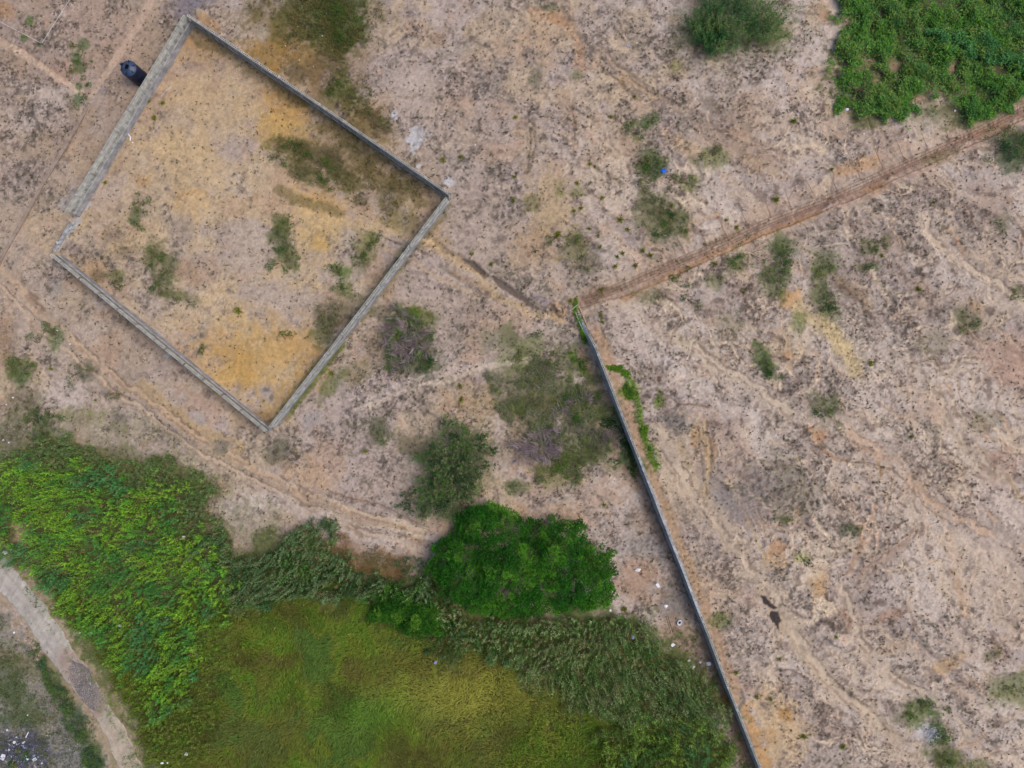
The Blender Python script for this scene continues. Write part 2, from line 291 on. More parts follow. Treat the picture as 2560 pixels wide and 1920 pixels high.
for x, y, rx, ry, a, c, s in [(720, 370, 50, 26, 10, OLV, .75), (800, 395, 80, 26, 25, (86, 78, 58), .8), (760, 430, 60, 24, 30, OLV, .7), (850, 330, 70, 26, 30, (108, 90, 56), .6), (900, 380, 80, 22, 30, (96, 86, 62), .7), (860, 455, 60, 20, 20, (92, 86, 54), .7), (940, 430, 70, 22, 35, (108, 94, 66), .6), (1010, 470, 70, 18, 35, (112, 98, 70), .6),
    (700, 590, 26, 55, -10, (74, 80, 50), .75), (720, 640, 22, 40, -15, (78, 84, 52), .7), (340, 540, 18, 30, 0, (78, 86, 58), .7), (330, 555, 9, 8, 0, (50, 74, 58), .6), (385, 640, 24, 40, 10, (88, 88, 60), .7), (420, 670, 28, 40, 20, (80, 84, 58), .7), (400, 720, 30, 22, 0, (84, 88, 62), .6), (450, 740, 40, 12, 10, (88, 92, 62), .6), (290, 690, 26, 18, 0, (88, 90, 60), .6), (240, 690, 22, 16, 0, (108, 92, 74), .6), (310, 630, 30, 18, 0, (106, 92, 80), .5), (290, 590, 34, 22, 20, (112, 96, 88), .5),
    (910, 620, 30, 40, 0, (96, 96, 56), .6), (930, 600, 16, 22, 0, (92, 104, 48), .5), (905, 660, 20, 24, 0, (86, 88, 58), .5), (850, 680, 22, 16, 0, (76, 96, 44), .7), (862, 725, 22, 18, 0, (92, 98, 50), .6), (820, 790, 34, 42, 20, (86, 80, 68), .65), (805, 830, 26, 30, 0, (74, 80, 48), .65), (1000, 545, 50, 30, 30, (104, 96, 62), .5), (740, 250, 26, 18, 0, (120, 104, 64), .4)]: B(x, y, rx, ry, a, c, s, g=.55 if c[1] >= c[0]*.93 else .25, d=.7)
S_([(690, 470), (760, 500), (850, 535)], 22, (98, 88, 58), .5, g=.3); S_([(470, 85), (500, 110), (560, 135)], 12, OLV, .4)
# --- strips by the plot walls, scrub above the upper wall
B(680, 120, 50, 60, 40, (134, 104, 56), .75, d=.3); B(760, 160, 60, 40, 60, (128, 100, 56), .7, d=.4); B(700, 60, 90, 40, 0, (110, 96, 64), .6); B(790, 50, 90, 70, 0, (88, 86, 52), .85, g=.6); B(850, 40, 60, 70, 0, (66, 78, 42), .85, g=.8); B(860, 110, 34, 34, 0, (74, 82, 46), .7, g=.6)
B(845, 215, 26, 34, 30, (78, 88, 46), .7, g=.6); B(880, 260, 30, 40, 30, (92, 92, 52), .6, g=.4); B(740, 180, 34, 30, 40, (96, 84, 68), .7); B(810, 180, 40, 60, 30, (112, 92, 74), .5); B(640, 30, 26, 20, 0, (100, 90, 62), .5); B(655, 80, 18, 24, 0, (160, 148, 140), .7); B(580, 10, 26, 12, 0, (172, 160, 160), .6)
B(520, 55, 34, 14, 30, (164, 124, 84), .5); B(900, 300, 60, 30, 30, (110, 92, 58), .6); B(960, 260, 34, 26, 0, (168, 134, 104), .4); B(720, 230, 40, 26, 40, (126, 100, 60), .5)
for x, y, rx, ry, a in [(1045, 340, 18, 30, 30), (1030, 365, 12, 18, 10), (1045, 415, 11, 9, 0), (985, 285, 8, 14, 0), (1120, 455, 10, 14, 0), (1076, 400, 5, 4, 0)]: B(x, y, rx, ry, a, WHT, .85, so=.25, ro=1.0, d=.1)
B(1000, 420, 20, 5, 35, (176, 176, 182), .7); B(180, 480, 12, 20, 10, (150, 150, 158), .5); B(160, 505, 14, 20, 0, (150, 148, 156), .5); B(135, 715, 22, 26, 0, (132, 128, 128), .5); B(255, 750, 16, 20, 0, (160, 150, 152), .5)
# --- top middle, ring of orange sand
S_([(1330, 40), (1380, 45), (1415, 60), (1440, 95), (1452, 140), (1455, 175)], 26, (168, 132, 106), .65, d=.1, h=-.1); B(1370, 75, 70, 55, 30, (172, 148, 124), .5, d=.2); B(1400, 45, 30, 14, 20, (158, 116, 86), .5)
B(1370, 22, 30, 9, 0, (104, 106, 84), .6, g=.3); S_([(1230, 0), (1225, 40), (1215, 60)], 6, (186, 166, 146), .5); S_([(1500, 130), (1560, 170), (1640, 225), (1700, 260), (1770, 310), (1830, 350)], 9, (112, 98, 88), .55, h=-.08); S_([(1490, 160), (1540, 200), (1600, 250)], 7, (120, 98, 80), .5, h=-.06)
B(1570, 205, 40, 14, 35, (160, 130, 98), .5); B(1790, 270, 50, 14, 40, (116, 102, 92), .7); B(1850, 290, 30, 50, 20, (150, 126, 110), .5); B(1720, 370, 50, 20, 25, (176, 146, 112), .5); B(1860, 370, 90, 40, 35, (140, 114, 98), .5); B(1880, 400, 60, 18, 35, (186, 160, 132), .4)
S_([(1335, 300), (1340, 370), (1322, 430)], 7, (112, 96, 84), .5); S_([(1432, 250), (1440, 330), (1430, 400), (1470, 400), (1520, 450)], 5, (116, 98, 86), .45); B(1420, 270, 60, 22, 70, (150, 122, 100), .4); B(1380, 520, 60, 90, 0, (166, 140, 104), .55); B(1330, 620, 60, 60, 0, (160, 130, 100), .5)
for x, y, rx, ry, a, c, s in [(1620, 300, 30, 14, -30, (72, 88, 56), .7), (1575, 320, 14, 20, 0, (92, 96, 58), .6), (1595, 340, 12, 12, 0, (84, 92, 54), .5), (1620, 400, 30, 36, 30, (76, 84, 58), .75), (1640, 425, 22, 28, 40, (62, 76, 50), .7), (1780, 390, 34, 26, 0, (98, 104, 64), .6), (1740, 400, 20, 18, 0, (112, 104, 88), .5), (1720, 460, 26, 24, 20, (88, 90, 56), .6), (1640, 540, 50, 50, 20, (86, 88, 60), .65), (1690, 560, 36, 34, 60, (80, 86, 52), .7), (1610, 500, 26, 30, 0, (92, 92, 64), .6), (1440, 620, 34, 40, 0, (92, 90, 58), .6), (1470, 660, 30, 24, 0, (96, 88, 72), .5), (1330, 510, 24, 20, 0, (98, 96, 66), .5), (1400, 470, 16, 22, 0, (110, 108, 70), .4), (1340, 200, 14, 30, 0, (104, 98, 90), .6), (1440, 190, 16, 14, 0, (94, 92, 66), .5), (1690, 160, 18, 24, 0, (108, 108, 64), .5), (1440, 480, 22, 16, 0, (104, 104, 62), .5)]: B(x, y, rx, ry, a, c, s, g=.6, d=.6)
# --- laterite trench running to the upper right
TR = [(1452, 762), (1560, 722), (1680, 670), (1800, 620), (1930, 560), (2060, 510), (2200, 448), (2340, 385), (2460, 330), (2570, 272), (2760, 180)]
S_([(p[0]-8, p[1]-14) for p in TR], 44, (168, 145, 130), .5, d=.12, so=.8); S_([(1860, 545), (1960, 500), (2200, 395), (2420, 305), (2600, 225)], 24, (176, 150, 134), .5, d=.08, so=.8)
S_([(p[0]+4, p[1]+22) for p in TR], 26, (172, 150, 134), .6, d=.1); S_(TR, 24, (150, 126, 113), .6, so=.6, d=.1, h=-.3); S_([(p[0], p[1]+2) for p in TR[4:]], 14, (138, 108, 96), .45, so=.8); S_([(1560, 742), (1740, 655), (1850, 612), (1960, 563), (2060, 528)], 13, (158, 118, 84), .6); S_([(1480, 758), (1600, 722), (1700, 680)], 11, (152, 128, 112), .6)
S_([(2060, 528), (2200, 472), (2340, 413), (2460, 350), (2570, 298), (2700, 230)], 10, (168, 142, 134), .85, so=.3); S_([(p[0]+6, p[1]+17) for p in TR[2:]], 3.2, (112, 84, 64), .7, ro=.3); S_([(2100, 425), (2180, 400)], 26, (176, 138, 104), .6)
S_([(1452, 770), (1560, 738), (1700, 686)], 3.5, (118, 94, 76), .6); B(2190, 472, 30, 12, -25, ORG, .5); B(2480, 320, 50, 12, -25, (172, 132, 108), .5); B(2510, 262, 50, 16, -22, (176, 144, 126), .7, d=.1); B(1480, 740, 50, 16, -20, (116, 92, 76), .4); S_([(1470, 748), (1600, 692), (1740, 630), (1850, 580)], 14, (114, 94, 76), .4, g=.25)
# --- drain ditch between the plot and the formwork
S_([(1080, 600), (1130, 630), (1180, 660), (1215, 684)], 15, (128, 108, 88), .7, h=-.2); S_([(1165, 648), (1190, 660), (1214, 682)], 14, (124, 108, 96), .6, so=.4, h=-.15); S_([(1226, 694), (1262, 712), (1300, 740), (1345, 770), (1360, 775)], 12, (120, 106, 96), .6, so=.4, h=-.2)
S_([(1375, 762), (1385, 778), (1396, 790)], 12, (110, 94, 84), .6, so=.4, h=-.2); S_([(1340, 745), (1370, 760)], 24, (116, 106, 112), .6); S_([(1130, 675), (1180, 705), (1240, 745)], 16, (142, 116, 94), .5); S_([(1100, 660), (1145, 690)], 10, (104, 94, 84), .5)
B(1398, 775, 26, 24, 0, (166, 130, 98), .6); S_([(1360, 775), (1390, 800), (1402, 815)], 5, (104, 88, 76), .6); S_([(900, 1020), (1000, 960), (1130, 930), (1230, 910)], 16, PALE, .4, d=.2); B(1080, 600, 60, 24, 20, (158, 132, 100), .5)
# --- middle: brush heaps, weeds, between plot and centre wall
for x, y, rx, ry, a, c, s in [(1010, 850, 60, 76, 0, (96, 90, 72), .6), (960, 780, 30, 20, 0, (100, 92, 78), .6), (1040, 800, 44, 30, 0, (84, 92, 44), .7), (1050, 900, 50, 36, 0, (70, 76, 52), .7), (940, 870, 30, 50, 0, (120, 104, 86), .5), (890, 930, 36, 30, 0, (108, 98, 66), .5), (850, 790, 20, 60, 40, (96, 92, 66), .5), (830, 960, 20, 50, 40, (88, 96, 54), .6),
    (950, 1080, 30, 30, 0, (70, 72, 52), .75), (700, 1130, 34, 34, 0, (88, 86, 74), .7), (1040, 1120, 60, 26, 20, (96, 88, 66), .6), (1330, 990, 100, 70, 10, (92, 92, 62), .55), (1440, 1020, 90, 60, 20, (84, 86, 60), .55), (1350, 1100, 80, 60, 0, (96, 90, 72), .55), (1470, 1110, 80, 50, 0, (82, 90, 50), .55), (1400, 1180, 60, 40, 0, (84, 94, 46), .42), (1330, 930, 60, 30, 0, (104, 100, 80), .5), (1290, 900, 60, 30, 0, (92, 100, 60), .5), (1250, 850, 60, 30, 0, (98, 98, 76), .5), (1330, 870, 40, 30, 0, (90, 98, 56), .5), (1430, 900, 50, 40, 0, (92, 96, 62), .6),
    (1290, 1220, 26, 20, 0, (80, 92, 50), .6), (1190, 1000, 60, 50, 0, (150, 126, 102), .5), (1260, 1010, 20, 30, 0, (96, 100, 58), .5), (1280, 840, 24, 30, 0, (96, 100, 66), .5)]: B(x, y, rx, ry, a, c, s, g=.22, d=.6)
B(1430, 1110, 36, 26, 0, (150, 142, 114), .6); S_([(1455, 880), (1500, 990), (1522, 1050)], 30, (154, 132, 112), .75, d=.1); S_([(1450, 850), (1480, 960)], 14, (140, 116, 96), .5)
# --- centre wall margins
CW = [(1473, 836), (1491, 872), (1528, 967), (1573, 1082), (1597, 1142), (1640, 1252), (1678, 1350), (1714, 1440), (1752, 1540), (1772, 1588), (1815, 1703), (1873, 1849), (1905, 1930), (1960, 2070)]
S_([(x+16, y) for x, y in CW], 26, (156, 128, 106), .75, d=.1); S_([(x+28, y) for x, y in CW[:5]], 16, (158, 132, 112), .6, d=.1); S_([(x+20, y) for x, y in CW[5:9]], 14, (156, 132, 108), .45); S_([(x-22, y) for x, y in CW[3:9]], 26, (134, 110, 94), .6, d=.3); S_([(x-12, y) for x, y in CW[3:]], 7, (84, 80, 82), .5, so=.5, d=0)  # thin dark stroke left of the wall: contact shade painted into the ground colour
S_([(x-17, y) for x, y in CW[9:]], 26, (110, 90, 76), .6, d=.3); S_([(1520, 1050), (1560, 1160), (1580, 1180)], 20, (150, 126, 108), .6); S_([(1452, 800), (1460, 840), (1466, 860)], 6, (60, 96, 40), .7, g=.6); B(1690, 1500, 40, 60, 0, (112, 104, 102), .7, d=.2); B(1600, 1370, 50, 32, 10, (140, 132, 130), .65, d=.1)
B(1590, 1440, 60, 40, 0, (158, 128, 110), .6); B(1600, 1480, 50, 30, 0, (150, 120, 100), .5); B(1700, 1590, 60, 40, 30, (146, 116, 92), .6); B(1720, 1630, 50, 30, 30, (122, 104, 96), .5); B(1810, 1760, 26, 20, 40, (150, 100, 62), .8); B(1852, 1850, 26, 60, -20, (128, 98, 80), .7)
B(1950, 1820, 60, 90, -20, (182, 154, 120), .7, d=.25); S_([(1862, 1760), (1890, 1840), (1920, 1910)], 22, (178, 138, 94), .6); B(1965, 1785, 14, 24, -40, (168, 128, 84), .8); B(1915, 1840, 24, 18, 0, (166, 132, 96), .5); S_([(1855, 1730), (1862, 1745), (1848, 1770)], 10, (104, 104, 108), .7)
# --- right field
S_([(2312, 540), (2318, 590), (2350, 615), (2410, 655), (2450, 690), (2510, 712), (2580, 770)], 26, (188, 168, 156), .8, d=.12, h=-.12); S_([(2328, 598), (2360, 620), (2392, 640)], 12, (178, 136, 106), .7); S_([(2390, 600), (2408, 630), (2430, 665), (2480, 695)], 9, (176, 134, 104), .7); B(2450, 660, 60, 30, 30, (186, 160, 136), .5, d=.1); B(2360, 590, 24, 30, 30, (180, 154, 126), .6)
B(1978, 748, 30, 26, 20, (178, 136, 96), .85, d=.02, h=.1); S_([(2000, 760), (2050, 800), (2095, 850), (2120, 890), (2140, 915)], 44, (180, 158, 124), .75, d=.1); S_([(2060, 800), (2130, 900)], 18, (180, 154, 112), .4)
B(2120, 720, 60, 16, 35, (124, 104, 84), .7); S_([(2185, 690), (2215, 715), (2250, 740)], 7, (200, 180, 156), .6); B(2440, 765, 20, 14, 30, (178, 136, 100), .5); B(2530, 900, 60, 60, 20, (168, 132, 116), .45, d=.15); S_([(2485, 815), (2530, 850), (2570, 900)], 8, (192, 166, 146), .5); B(2440, 700, 110, 40, 40, PALE, .4)
B(1960, 870, 60, 40, 0, SAND, .3); B(1970, 890, 16, 10, 30, ORG, .5); B(2040, 1075, 22, 36, -40, (168, 126, 94), .7, h=-.1); S_([(2040, 1090), (2062, 1125), (2090, 1150), (2120, 1152)], 8, (160, 118, 86), .6, h=-.1); S_([(2080, 1050), (2130, 1080), (2170, 1110), (2215, 1140)], 26, (178, 164, 156), .6, d=.2); S_([(2142, 1115), (2185, 1135), (2220, 1148), (2262, 1150)], 13, (150, 112, 92), .75, h=-.15)
S_([(2195, 1150), (2205, 1190)], 8, (148, 112, 70), .6); S_([(2255, 1150), (2280, 1200), (2300, 1235), (2340, 1270), (2370, 1300), (2410, 1302)], 20, (176, 150, 134), .7, d=.2, h=-.1); S_([(2265, 1190), (2300, 1230), (2350, 1262), (2370, 1283)], 9, (148, 114, 100), .7, h=-.1); S_([(2290, 1180), (2310, 1235), (2370, 1300)], 5, (192, 160, 134), .7)
S_([(2345, 970), (2372, 1030), (2390, 1090), (2420, 1120), (2460, 1125)], 12, (178, 156, 138), .6); S_([(2450, 1270), (2490, 1320), (2530, 1350), (2580, 1390)], 7, (160, 124, 94), .7); B(2520, 1290, 60, 70, 40, (178, 164, 160), .6, d=.15); B(2500, 1390, 120, 50, 30, (176, 158, 148), .6, d=.2); B(2500, 1170, 40, 50, 40, (152, 118, 102), .5, d=.2); S_([(2520, 1190), (2555, 1250)], 12, (158, 124, 80), .6)
B(2490, 1500, 120, 60, 20, (180, 160, 146), .5, d=.2); S_([(2385, 1430), (2400, 1480), (2412, 1540)], 16, (172, 140, 112), .6); S_([(2350, 1430), (2375, 1500)], 8, (188, 168, 150), .5); S_([(2270, 1340), (2190, 1410), (2150, 1440)], 18, (158, 132, 122), .5); S_([(2280, 1325), (2220, 1370), (2170, 1400)], 4, (96, 82, 70), .5)
S_([(1700, 1110), (1735, 1190), (1775, 1280), (1812, 1350)], 16, (170, 146, 116), .65, d=.2, h=-.1); S_([(1752, 1060), (1768, 1150), (1760, 1250)], 10, (170, 146, 114), .6); B(1740, 1090, 14, 34, 0, (168, 132, 92), .7); B(1775, 1125, 13, 34, 0, (162, 124, 84), .7); S_([(1630, 1105), (1680, 1180), (1730, 1250)], 10, (150, 124, 104), .5); S_([(1820, 1200), (1860, 1280), (1900, 1370), (1960, 1440)], 9, (172, 148, 118), .5)
S_([(1900, 1480), (1960, 1560), (2010, 1640), (2060, 1700), (2130, 1750), (2190, 1800), (2240, 1840)], 26, (172, 150, 124), .6, d=.2, h=-.08); S_([(2115, 1480), (2135, 1530), (2160, 1590), (2210, 1660), (2260, 1700), (2310, 1740)], 13, (184, 164, 148), .6, d=.2); S_([(2090, 1720), (2150, 1770), (2230, 1830)], 8, (186, 164, 134), .5); S_([(2300, 1720), (2360, 1760), (2420, 1800)], 20, PALE, .4)
B(2370, 1660, 40, 16, -30, (176, 140, 100), .6); B(2230, 1540, 40, 14, -20, (164, 128, 108), .6); B(2210, 1625, 50, 16, -15, (168, 142, 122), .5); B(2050, 1470, 24, 30, 0, (168, 130, 92), .6); B(2120, 1560, 20, 34, 0, (164, 122, 96), .4); B(1930, 1400, 40, 20, 0, (176, 140, 100), .5); B(1940, 1370, 20, 16, 0, ORG, .5); S_([(2120, 1430), (2150, 1370), (2150, 1330)], 12, (150, 116, 90), .5)
B(1790, 1000, 120, 30, 20, (186, 172, 168), .5, d=.2); B(1730, 860, 60, 20, 20, (178, 156, 128), .5); S_([(1740, 860), (1800, 930), (1900, 1000), (1990, 1040), (2040, 1070)], 20, (184, 166, 152), .6, d=.2); B(1650, 870, 90, 26, 30, PALE, .4); B(2330, 1010, 90, 20, 30, (176, 152, 136), .4)
GUL = True; B(1675, 1060, 30, 34, 30, (98, 92, 92), .7); B(1800, 1230, 30, 60, -30, (122, 116, 116), .6); B(1870, 1280, 40, 30, 0, (110, 100, 104), .5); B(2330, 1836, 26, 22, 20, (176, 174, 180), .8, ro=1.2, d=.1); B(1400, 1250, 30, 12, 0, (150, 140, 136), .5)
for x, y, rx, ry, a, c, s in [(1962, 620, 34, 30, 0, (70, 84, 50), .7), (1940, 700, 30, 46, 0, (78, 86, 58), .7), (2060, 660, 34, 28, 0, (84, 94, 56), .6), (2060, 740, 26, 60, -20, (76, 84, 50), .65), (2000, 800, 16, 26, 0, (84, 100, 52), .5), (2175, 620, 26, 20, 0, (80, 84, 56), .6), (2215, 605, 14, 20, 0, (96, 90, 66), .6), (2170, 665, 26, 12, 0, (84, 92, 60), .6), (2420, 800, 34, 26, 20, (92, 92, 66), .6), (1910, 900, 20, 44, -25, (66, 84, 48), .8), (2060, 1020, 34, 34, 45, (76, 84, 56), .7), (2120, 1320, 26, 18, 0, (72, 80, 56), .6), (1965, 1298, 18, 12, 0, (84, 92, 52), .6), (2000, 1395, 26, 10, 0, (140, 144, 78), .5), (2290, 1780, 50, 30, -30, (82, 94, 54), .7), (2350, 1830, 16, 60, -20, (70, 88, 50), .7), (2360, 1890, 50, 30, 20, (84, 92, 56), .7), (2420, 1920, 60, 24, 0, (96, 98, 60), .6), (2530, 1720, 60, 40, 0, (88, 96, 58), .65), (2480, 1630, 26, 14, -40, (88, 84, 64), .5), (1800, 1550, 26, 20, 0, (92, 100, 56), .6), (1845, 660, 30, 20, -30, (80, 90, 50), .6), (1790, 700, 26, 20, 0, (84, 90, 54), .5), (1640, 740, 40, 20, 0, (110, 104, 78), .5), (1830, 810, 40, 30, 30, (112, 102, 84), .5), (1990, 1240, 60, 60, 0, (116, 106, 92), .5), (1930, 1190, 80, 50, -30, (112, 104, 100), .4), (2330, 860, 40, 30, 0, (104, 98, 78), .4), (2540, 730, 20, 18, 0, (84, 86, 56), .6), (2500, 560, 20, 24, 0, (98, 96, 72), .5), (2460, 1050, 40, 24, 0, (108, 100, 78), .4), (1590, 1170, 30, 20, 0, (92, 98, 52), .6), (2350, 390, 40, 16, -20, (108, 102, 62), .4), (1650, 560, 60, 70, 0, (106, 100, 78), .3)]: B(x, y, rx, ry, a, c, s, g=.55, d=.6)
S_([(1535, 918), (1560, 925), (1580, 950), (1590, 985), (1600, 1030), (1612, 1090), (1630, 1140), (1640, 1175)], 13, (88, 110, 44), .7, g=.8); B(1575, 975, 26, 20, 0, (86, 112, 34), .7, g=1); B(1650, 1000, 12, 20, 0, (86, 110, 38), .7, g=.9); S_([(1520, 1060), (1548, 1070), (1560, 1110)], 8, (64, 84, 48), .6, g=.6); B(1555, 1150, 14, 22, 20, (56, 84, 42), .7, g=.8); S_([(1552, 1060), (1568, 1100), (1580, 1150)], 8, (56, 72, 50), .7, g=.5); S_([(1425, 890), (1450, 910), (1462, 930)], 16, (84, 106, 40), .7, g=.8); S_([(1437, 745), (1440, 760), (1436, 775)], 7, (98, 110, 46), .7, g=.6); B(2050, 500, 0.1, .1, 0, OLV, 0)
S_([(840, 1010), (760, 900+190), (700, 1050)], 1, OLV, 0); S_([(1110, 520), (1000, 660), (880, 810), (780, 940), (710, 1040)], 30, (96, 94, 64), .45, g=.45); S_([(860, 860), (780, 960), (730, 1030)], 14, (74, 92, 42), .55, g=.7); S_([(500, 80), (620, 165), (760, 260), (900, 350), (1080, 470)], 34, (118, 102, 76), .32, g=.2, d=.6); S_([(470, 60), (660, 190), (840, 310), (1110, 490)], 3, (80, 74, 64), .1)
S_([(150, 660), (330, 815), (500, 950), (640, 1060)], 30, (138, 116, 98), .25); S_([(120, 650), (300, 800), (480, 945), (640, 1070)], 12, (128, 116, 106), .15)
for pts, wd, c, a in [([(-20, 640), (60, 722), (110, 786), (170, 838), (230, 898), (310, 960), (420, 1036), (530, 1105), (640, 1165)], 20, (190, 166, 144), .9), ([(-20, 690), (50, 760), (110, 830), (200, 905), (290, 975), (400, 1065), (500, 1130), (620, 1195), (740, 1245)], 16, (186, 164, 144), .8),
    ([(640, 1165), (740, 1215), (850, 1262), (960, 1300), (1060, 1325)], 16, (188, 168, 152), .85), ([(740, 1262), (840, 1305), (950, 1345), (1060, 1370)], 18, (186, 166, 152), .8), ([(900, 560), (1000, 590), (1080, 610), (1180, 668), (1240, 740), (1330, 790), (1400, 800)], 18, (178, 152, 120), .6), ([(890, 590), (1000, 640), (1100, 690), (1200, 745)], 12, (172, 148, 122), .45), ([(130, 560), (60, 660), (20, 740), (10, 900)], 22, (172, 146, 130), .5),
    ([(900, 1030), (1000, 985), (1100, 955), (1220, 920), (1330, 900)], 12, (186, 170, 156), .6), ([(1655, 1080), (1720, 1190), (1790, 1310), (1850, 1385), (1930, 1480), (1990, 1590), (2070, 1700), (2170, 1780), (2250, 1850)], 44, (180, 160, 140), .62), ([(2040, 1060), (2110, 1078), (2200, 1130), (2262, 1175), (2320, 1245), (2400, 1300), (2480, 1340), (2570, 1390)], 38, (186, 166, 150), .6),
    ([(1740, 860), (1830, 930), (1930, 1000), (2040, 1060)], 34, (188, 172, 160), .55), ([(2310, 540), (2340, 610), (2440, 690), (2560, 770)], 44, (190, 172, 160), .55), ([(2340, 960), (2380, 1060), (2420, 1120)], 20, (184, 164, 148), .5), ([(2110, 1470), (2150, 1590), (2230, 1680), (2330, 1750), (2420, 1830)], 30, (188, 170, 156), .5),
    ([(1760, 1060), (1772, 1160), (1765, 1250)], 16, (178, 154, 122), .6), ([(2080, 840), (2120, 900), (2140, 930)], 40, (182, 160, 126), .5), ([(2370, 1340), (2400, 1430), (2420, 1540)], 26, (184, 158, 138), .5), ([(1600, 880), (1700, 920), (1760, 960)], 26, PALE, .5), ([(2180, 440+240), (2230, 760)], 10, (196, 176, 152), .5),
    ([(2150, 1440), (2230, 1380), (2300, 1320)], 20, (168, 144, 130), .5), ([(940, 250), (1050, 200), (1150, 180)], 30, (180, 164, 152), .3), ([(1500, 130), (1600, 215), (1720, 290), (1850, 380)], 24, (150, 128, 112), .35), ([(1560, 180), (1640, 240)], 14, (176, 146, 110), .5)]:
    S_(pts, wd, c, a, so=.4, ro=.7, d=.15, h=-.06)
for pts, wd in [([(0, 712), (100, 800), (200, 880)], 4), ([(330, 985), (470, 1080), (620, 1165)], 4), ([(700, 1225), (820, 1278), (950, 1325)], 5), ([(740, 1240), (880, 1300), (1010, 1340)], 4), ([(820, 1225), (930, 1255), (1070, 1320)], 5), ([(905, 575), (1000, 612), (1080, 640)], 5), ([(1640, 1100), (1700, 1190), (1765, 1290), (1815, 1350)], 5), ([(1750, 1080), (1758, 1200)], 4), ([(2055, 1100), (2100, 1150), (2190, 1160), (2250, 1180), (2310, 1260), (2380, 1310)], 5), ([(2330, 600), (2420, 680), (2500, 720)], 4), ([(2140, 1740), (2230, 1830)], 4), ([(1530, 190), (1600, 240)], 4), ([(1500, 150), (1570, 195)], 4), ([(1800, 640), (1850, 720), (1900, 830)], 5), ([(1560, 900), (1640, 960)], 4), ([(1430, 260), (1440, 340)], 4), ([(1230, 0), (1225, 50)], 3), ([(2100, 715), (2180, 770)], 7), ([(1330, 320), (1320, 420)], 5), ([(1640, 980), (1700, 1010), (1770, 1015)], 4), ([(1990, 1100), (2050, 1060)], 4), ([(2230, 1370), (2170, 1420)], 5)]:
    S_(pts, wd, (96, 80, 70), .55, so=.5, ro=1.2, h=-.05)
B(2500, 1300, 90, 110, 30, (182, 164, 156), .6, d=.12); B(2490, 1440, 110, 70, 20, (182, 162, 148), .55, d=.15)
# rubble and mortar droppings beside the walls
S_([(150, 620), (172, 575), (195, 540), (218, 505)], 10, (166, 166, 176), .7, ro=1.4, d=0); S_([(365, 818), (385, 832), (400, 842)], 12, (164, 158, 162), .7, ro=1.4); B(417, 890, 9, 6, 0, (172, 170, 176), .7); B(180, 620, 26, 14, 20, (118, 104, 120), .4); B(335, 830, 0.1, .1, 0, OLV, 0); B(870, 855, 20, 9, 20, (164, 152, 142), .6); B(780, 1050, 24, 20, 0, (140, 134, 138), .6, d=.2)
# --- left: dirt track below the plot
S_([(-20, 650), (60, 725), (110, 790), (170, 840), (230, 900), (300, 950)], 26, (166, 142, 122), .6, d=.1, h=-.06); S_([(300, 950), (420, 1040), (520, 1110), (640, 1175), (760, 1240), (900, 1300), (1050, 1340)], 26, (166, 140, 112), .55, d=.15); S_([(350, 970), (460, 1050), (600, 1120)], 30, (174, 144, 98), .55, d=.1); S_([(780, 1255), (880, 1290), (950, 1310)], 14, (162, 138, 120), .8); S_([(820, 1230), (930, 1260), (1080, 1330)], 4, (118, 104, 92), .5); S_([(800, 1265), (900, 1310), (1080, 1345)], 9, (190, 178, 170), .5)
S_([(700, 1240), (800, 1290), (950, 1350)], 30, (182, 168, 164), .5); B(160, 990, 60, 34, 0, PALE, .5, d=.2); B(600, 1270, 90, 40, -10, (184, 172, 170), .6, d=.3); B(500, 1045, 22, 14, 30, (160, 152, 152), .7); B(480, 1165, 60, 20, 20, PALE, .5); B(560, 1110, 30, 22, 0, (140, 130, 126), .4); B(1060, 1400, 60, 40, 0, (150, 136, 132), .4)
for x, y, rx, ry, a, c, s in [(48, 930, 30, 36, 0, (66, 84, 48), .75), (140, 840, 22, 30, 0, (64, 86, 46), .65), (215, 925, 30, 24, 30, (82, 84, 70), .7), (270, 980, 26, 16, 0, (92, 88, 84), .6), (200, 1040, 60, 20, 0, (110, 108, 76), .5), (300, 1055, 24, 30, 0, (96, 92, 82), .6), (110, 1085, 36, 44, 0, (52, 70, 38), .85), (60, 1020, 50, 50, 0, (96, 90, 76), .6), (30, 1110, 50, 60, 0, (70, 76, 64), .7), (420, 1080, 40, 20, 20, (104, 96, 90), .5), (550, 1115, 26, 16, 0, (96, 92, 84), .6), (10, 860, 30, 60, 0, (132, 110, 94), .5), (420, 1180, 60, 26, 10, (104, 98, 76), .6), (300, 1150, 90, 40, 10, (96, 96, 70), .7), (190, 1140, 90, 30, 0, (92, 90, 68), .7), (480, 1220, 60, 50, 20, (92, 98, 66), .7)]: B(x, y, rx, ry, a, c, s, g=.55, d=.6)
# --- vegetation beds (the soil under them)
BED_L = [(-140, 1170), (40, 1150), (120, 1130), (240, 1150), (330, 1190), (420, 1180), (480, 1230), (520, 1310), (590, 1350), (760, 1340), (850, 1400), (1000, 1440), (1090, 1400), (1180, 1480), (1300, 1530), (1500, 1520), (1660, 1570), (1760, 1680), (1820, 1790), (1850, 1920), (1890, 2090), (340, 2090), (300, 1820), (190, 1640), (100, 1480), (30, 1410), (-140, 1380)]
S_([(-60, 1120), (60, 1110), (200, 1110), (330, 1150), (430, 1160), (510, 1220), (560, 1320), (700, 1340)], 90, (132, 124, 100), .5, so=.9, ro=1.3, g=.1)
polyfill(BED_L, (84, 90, 54), .85, 60, d=.2)
BED_M = [(700, 1460), (850, 1430), (1000, 1500), (1180, 1560), (1400, 1640), (1600, 1800), (1700, 1930), (1750, 2090), (420, 2090), (400, 1850), (420, 1650), (480, 1520)]
polyfill(BED_M, (88, 92, 42), .85, 60)
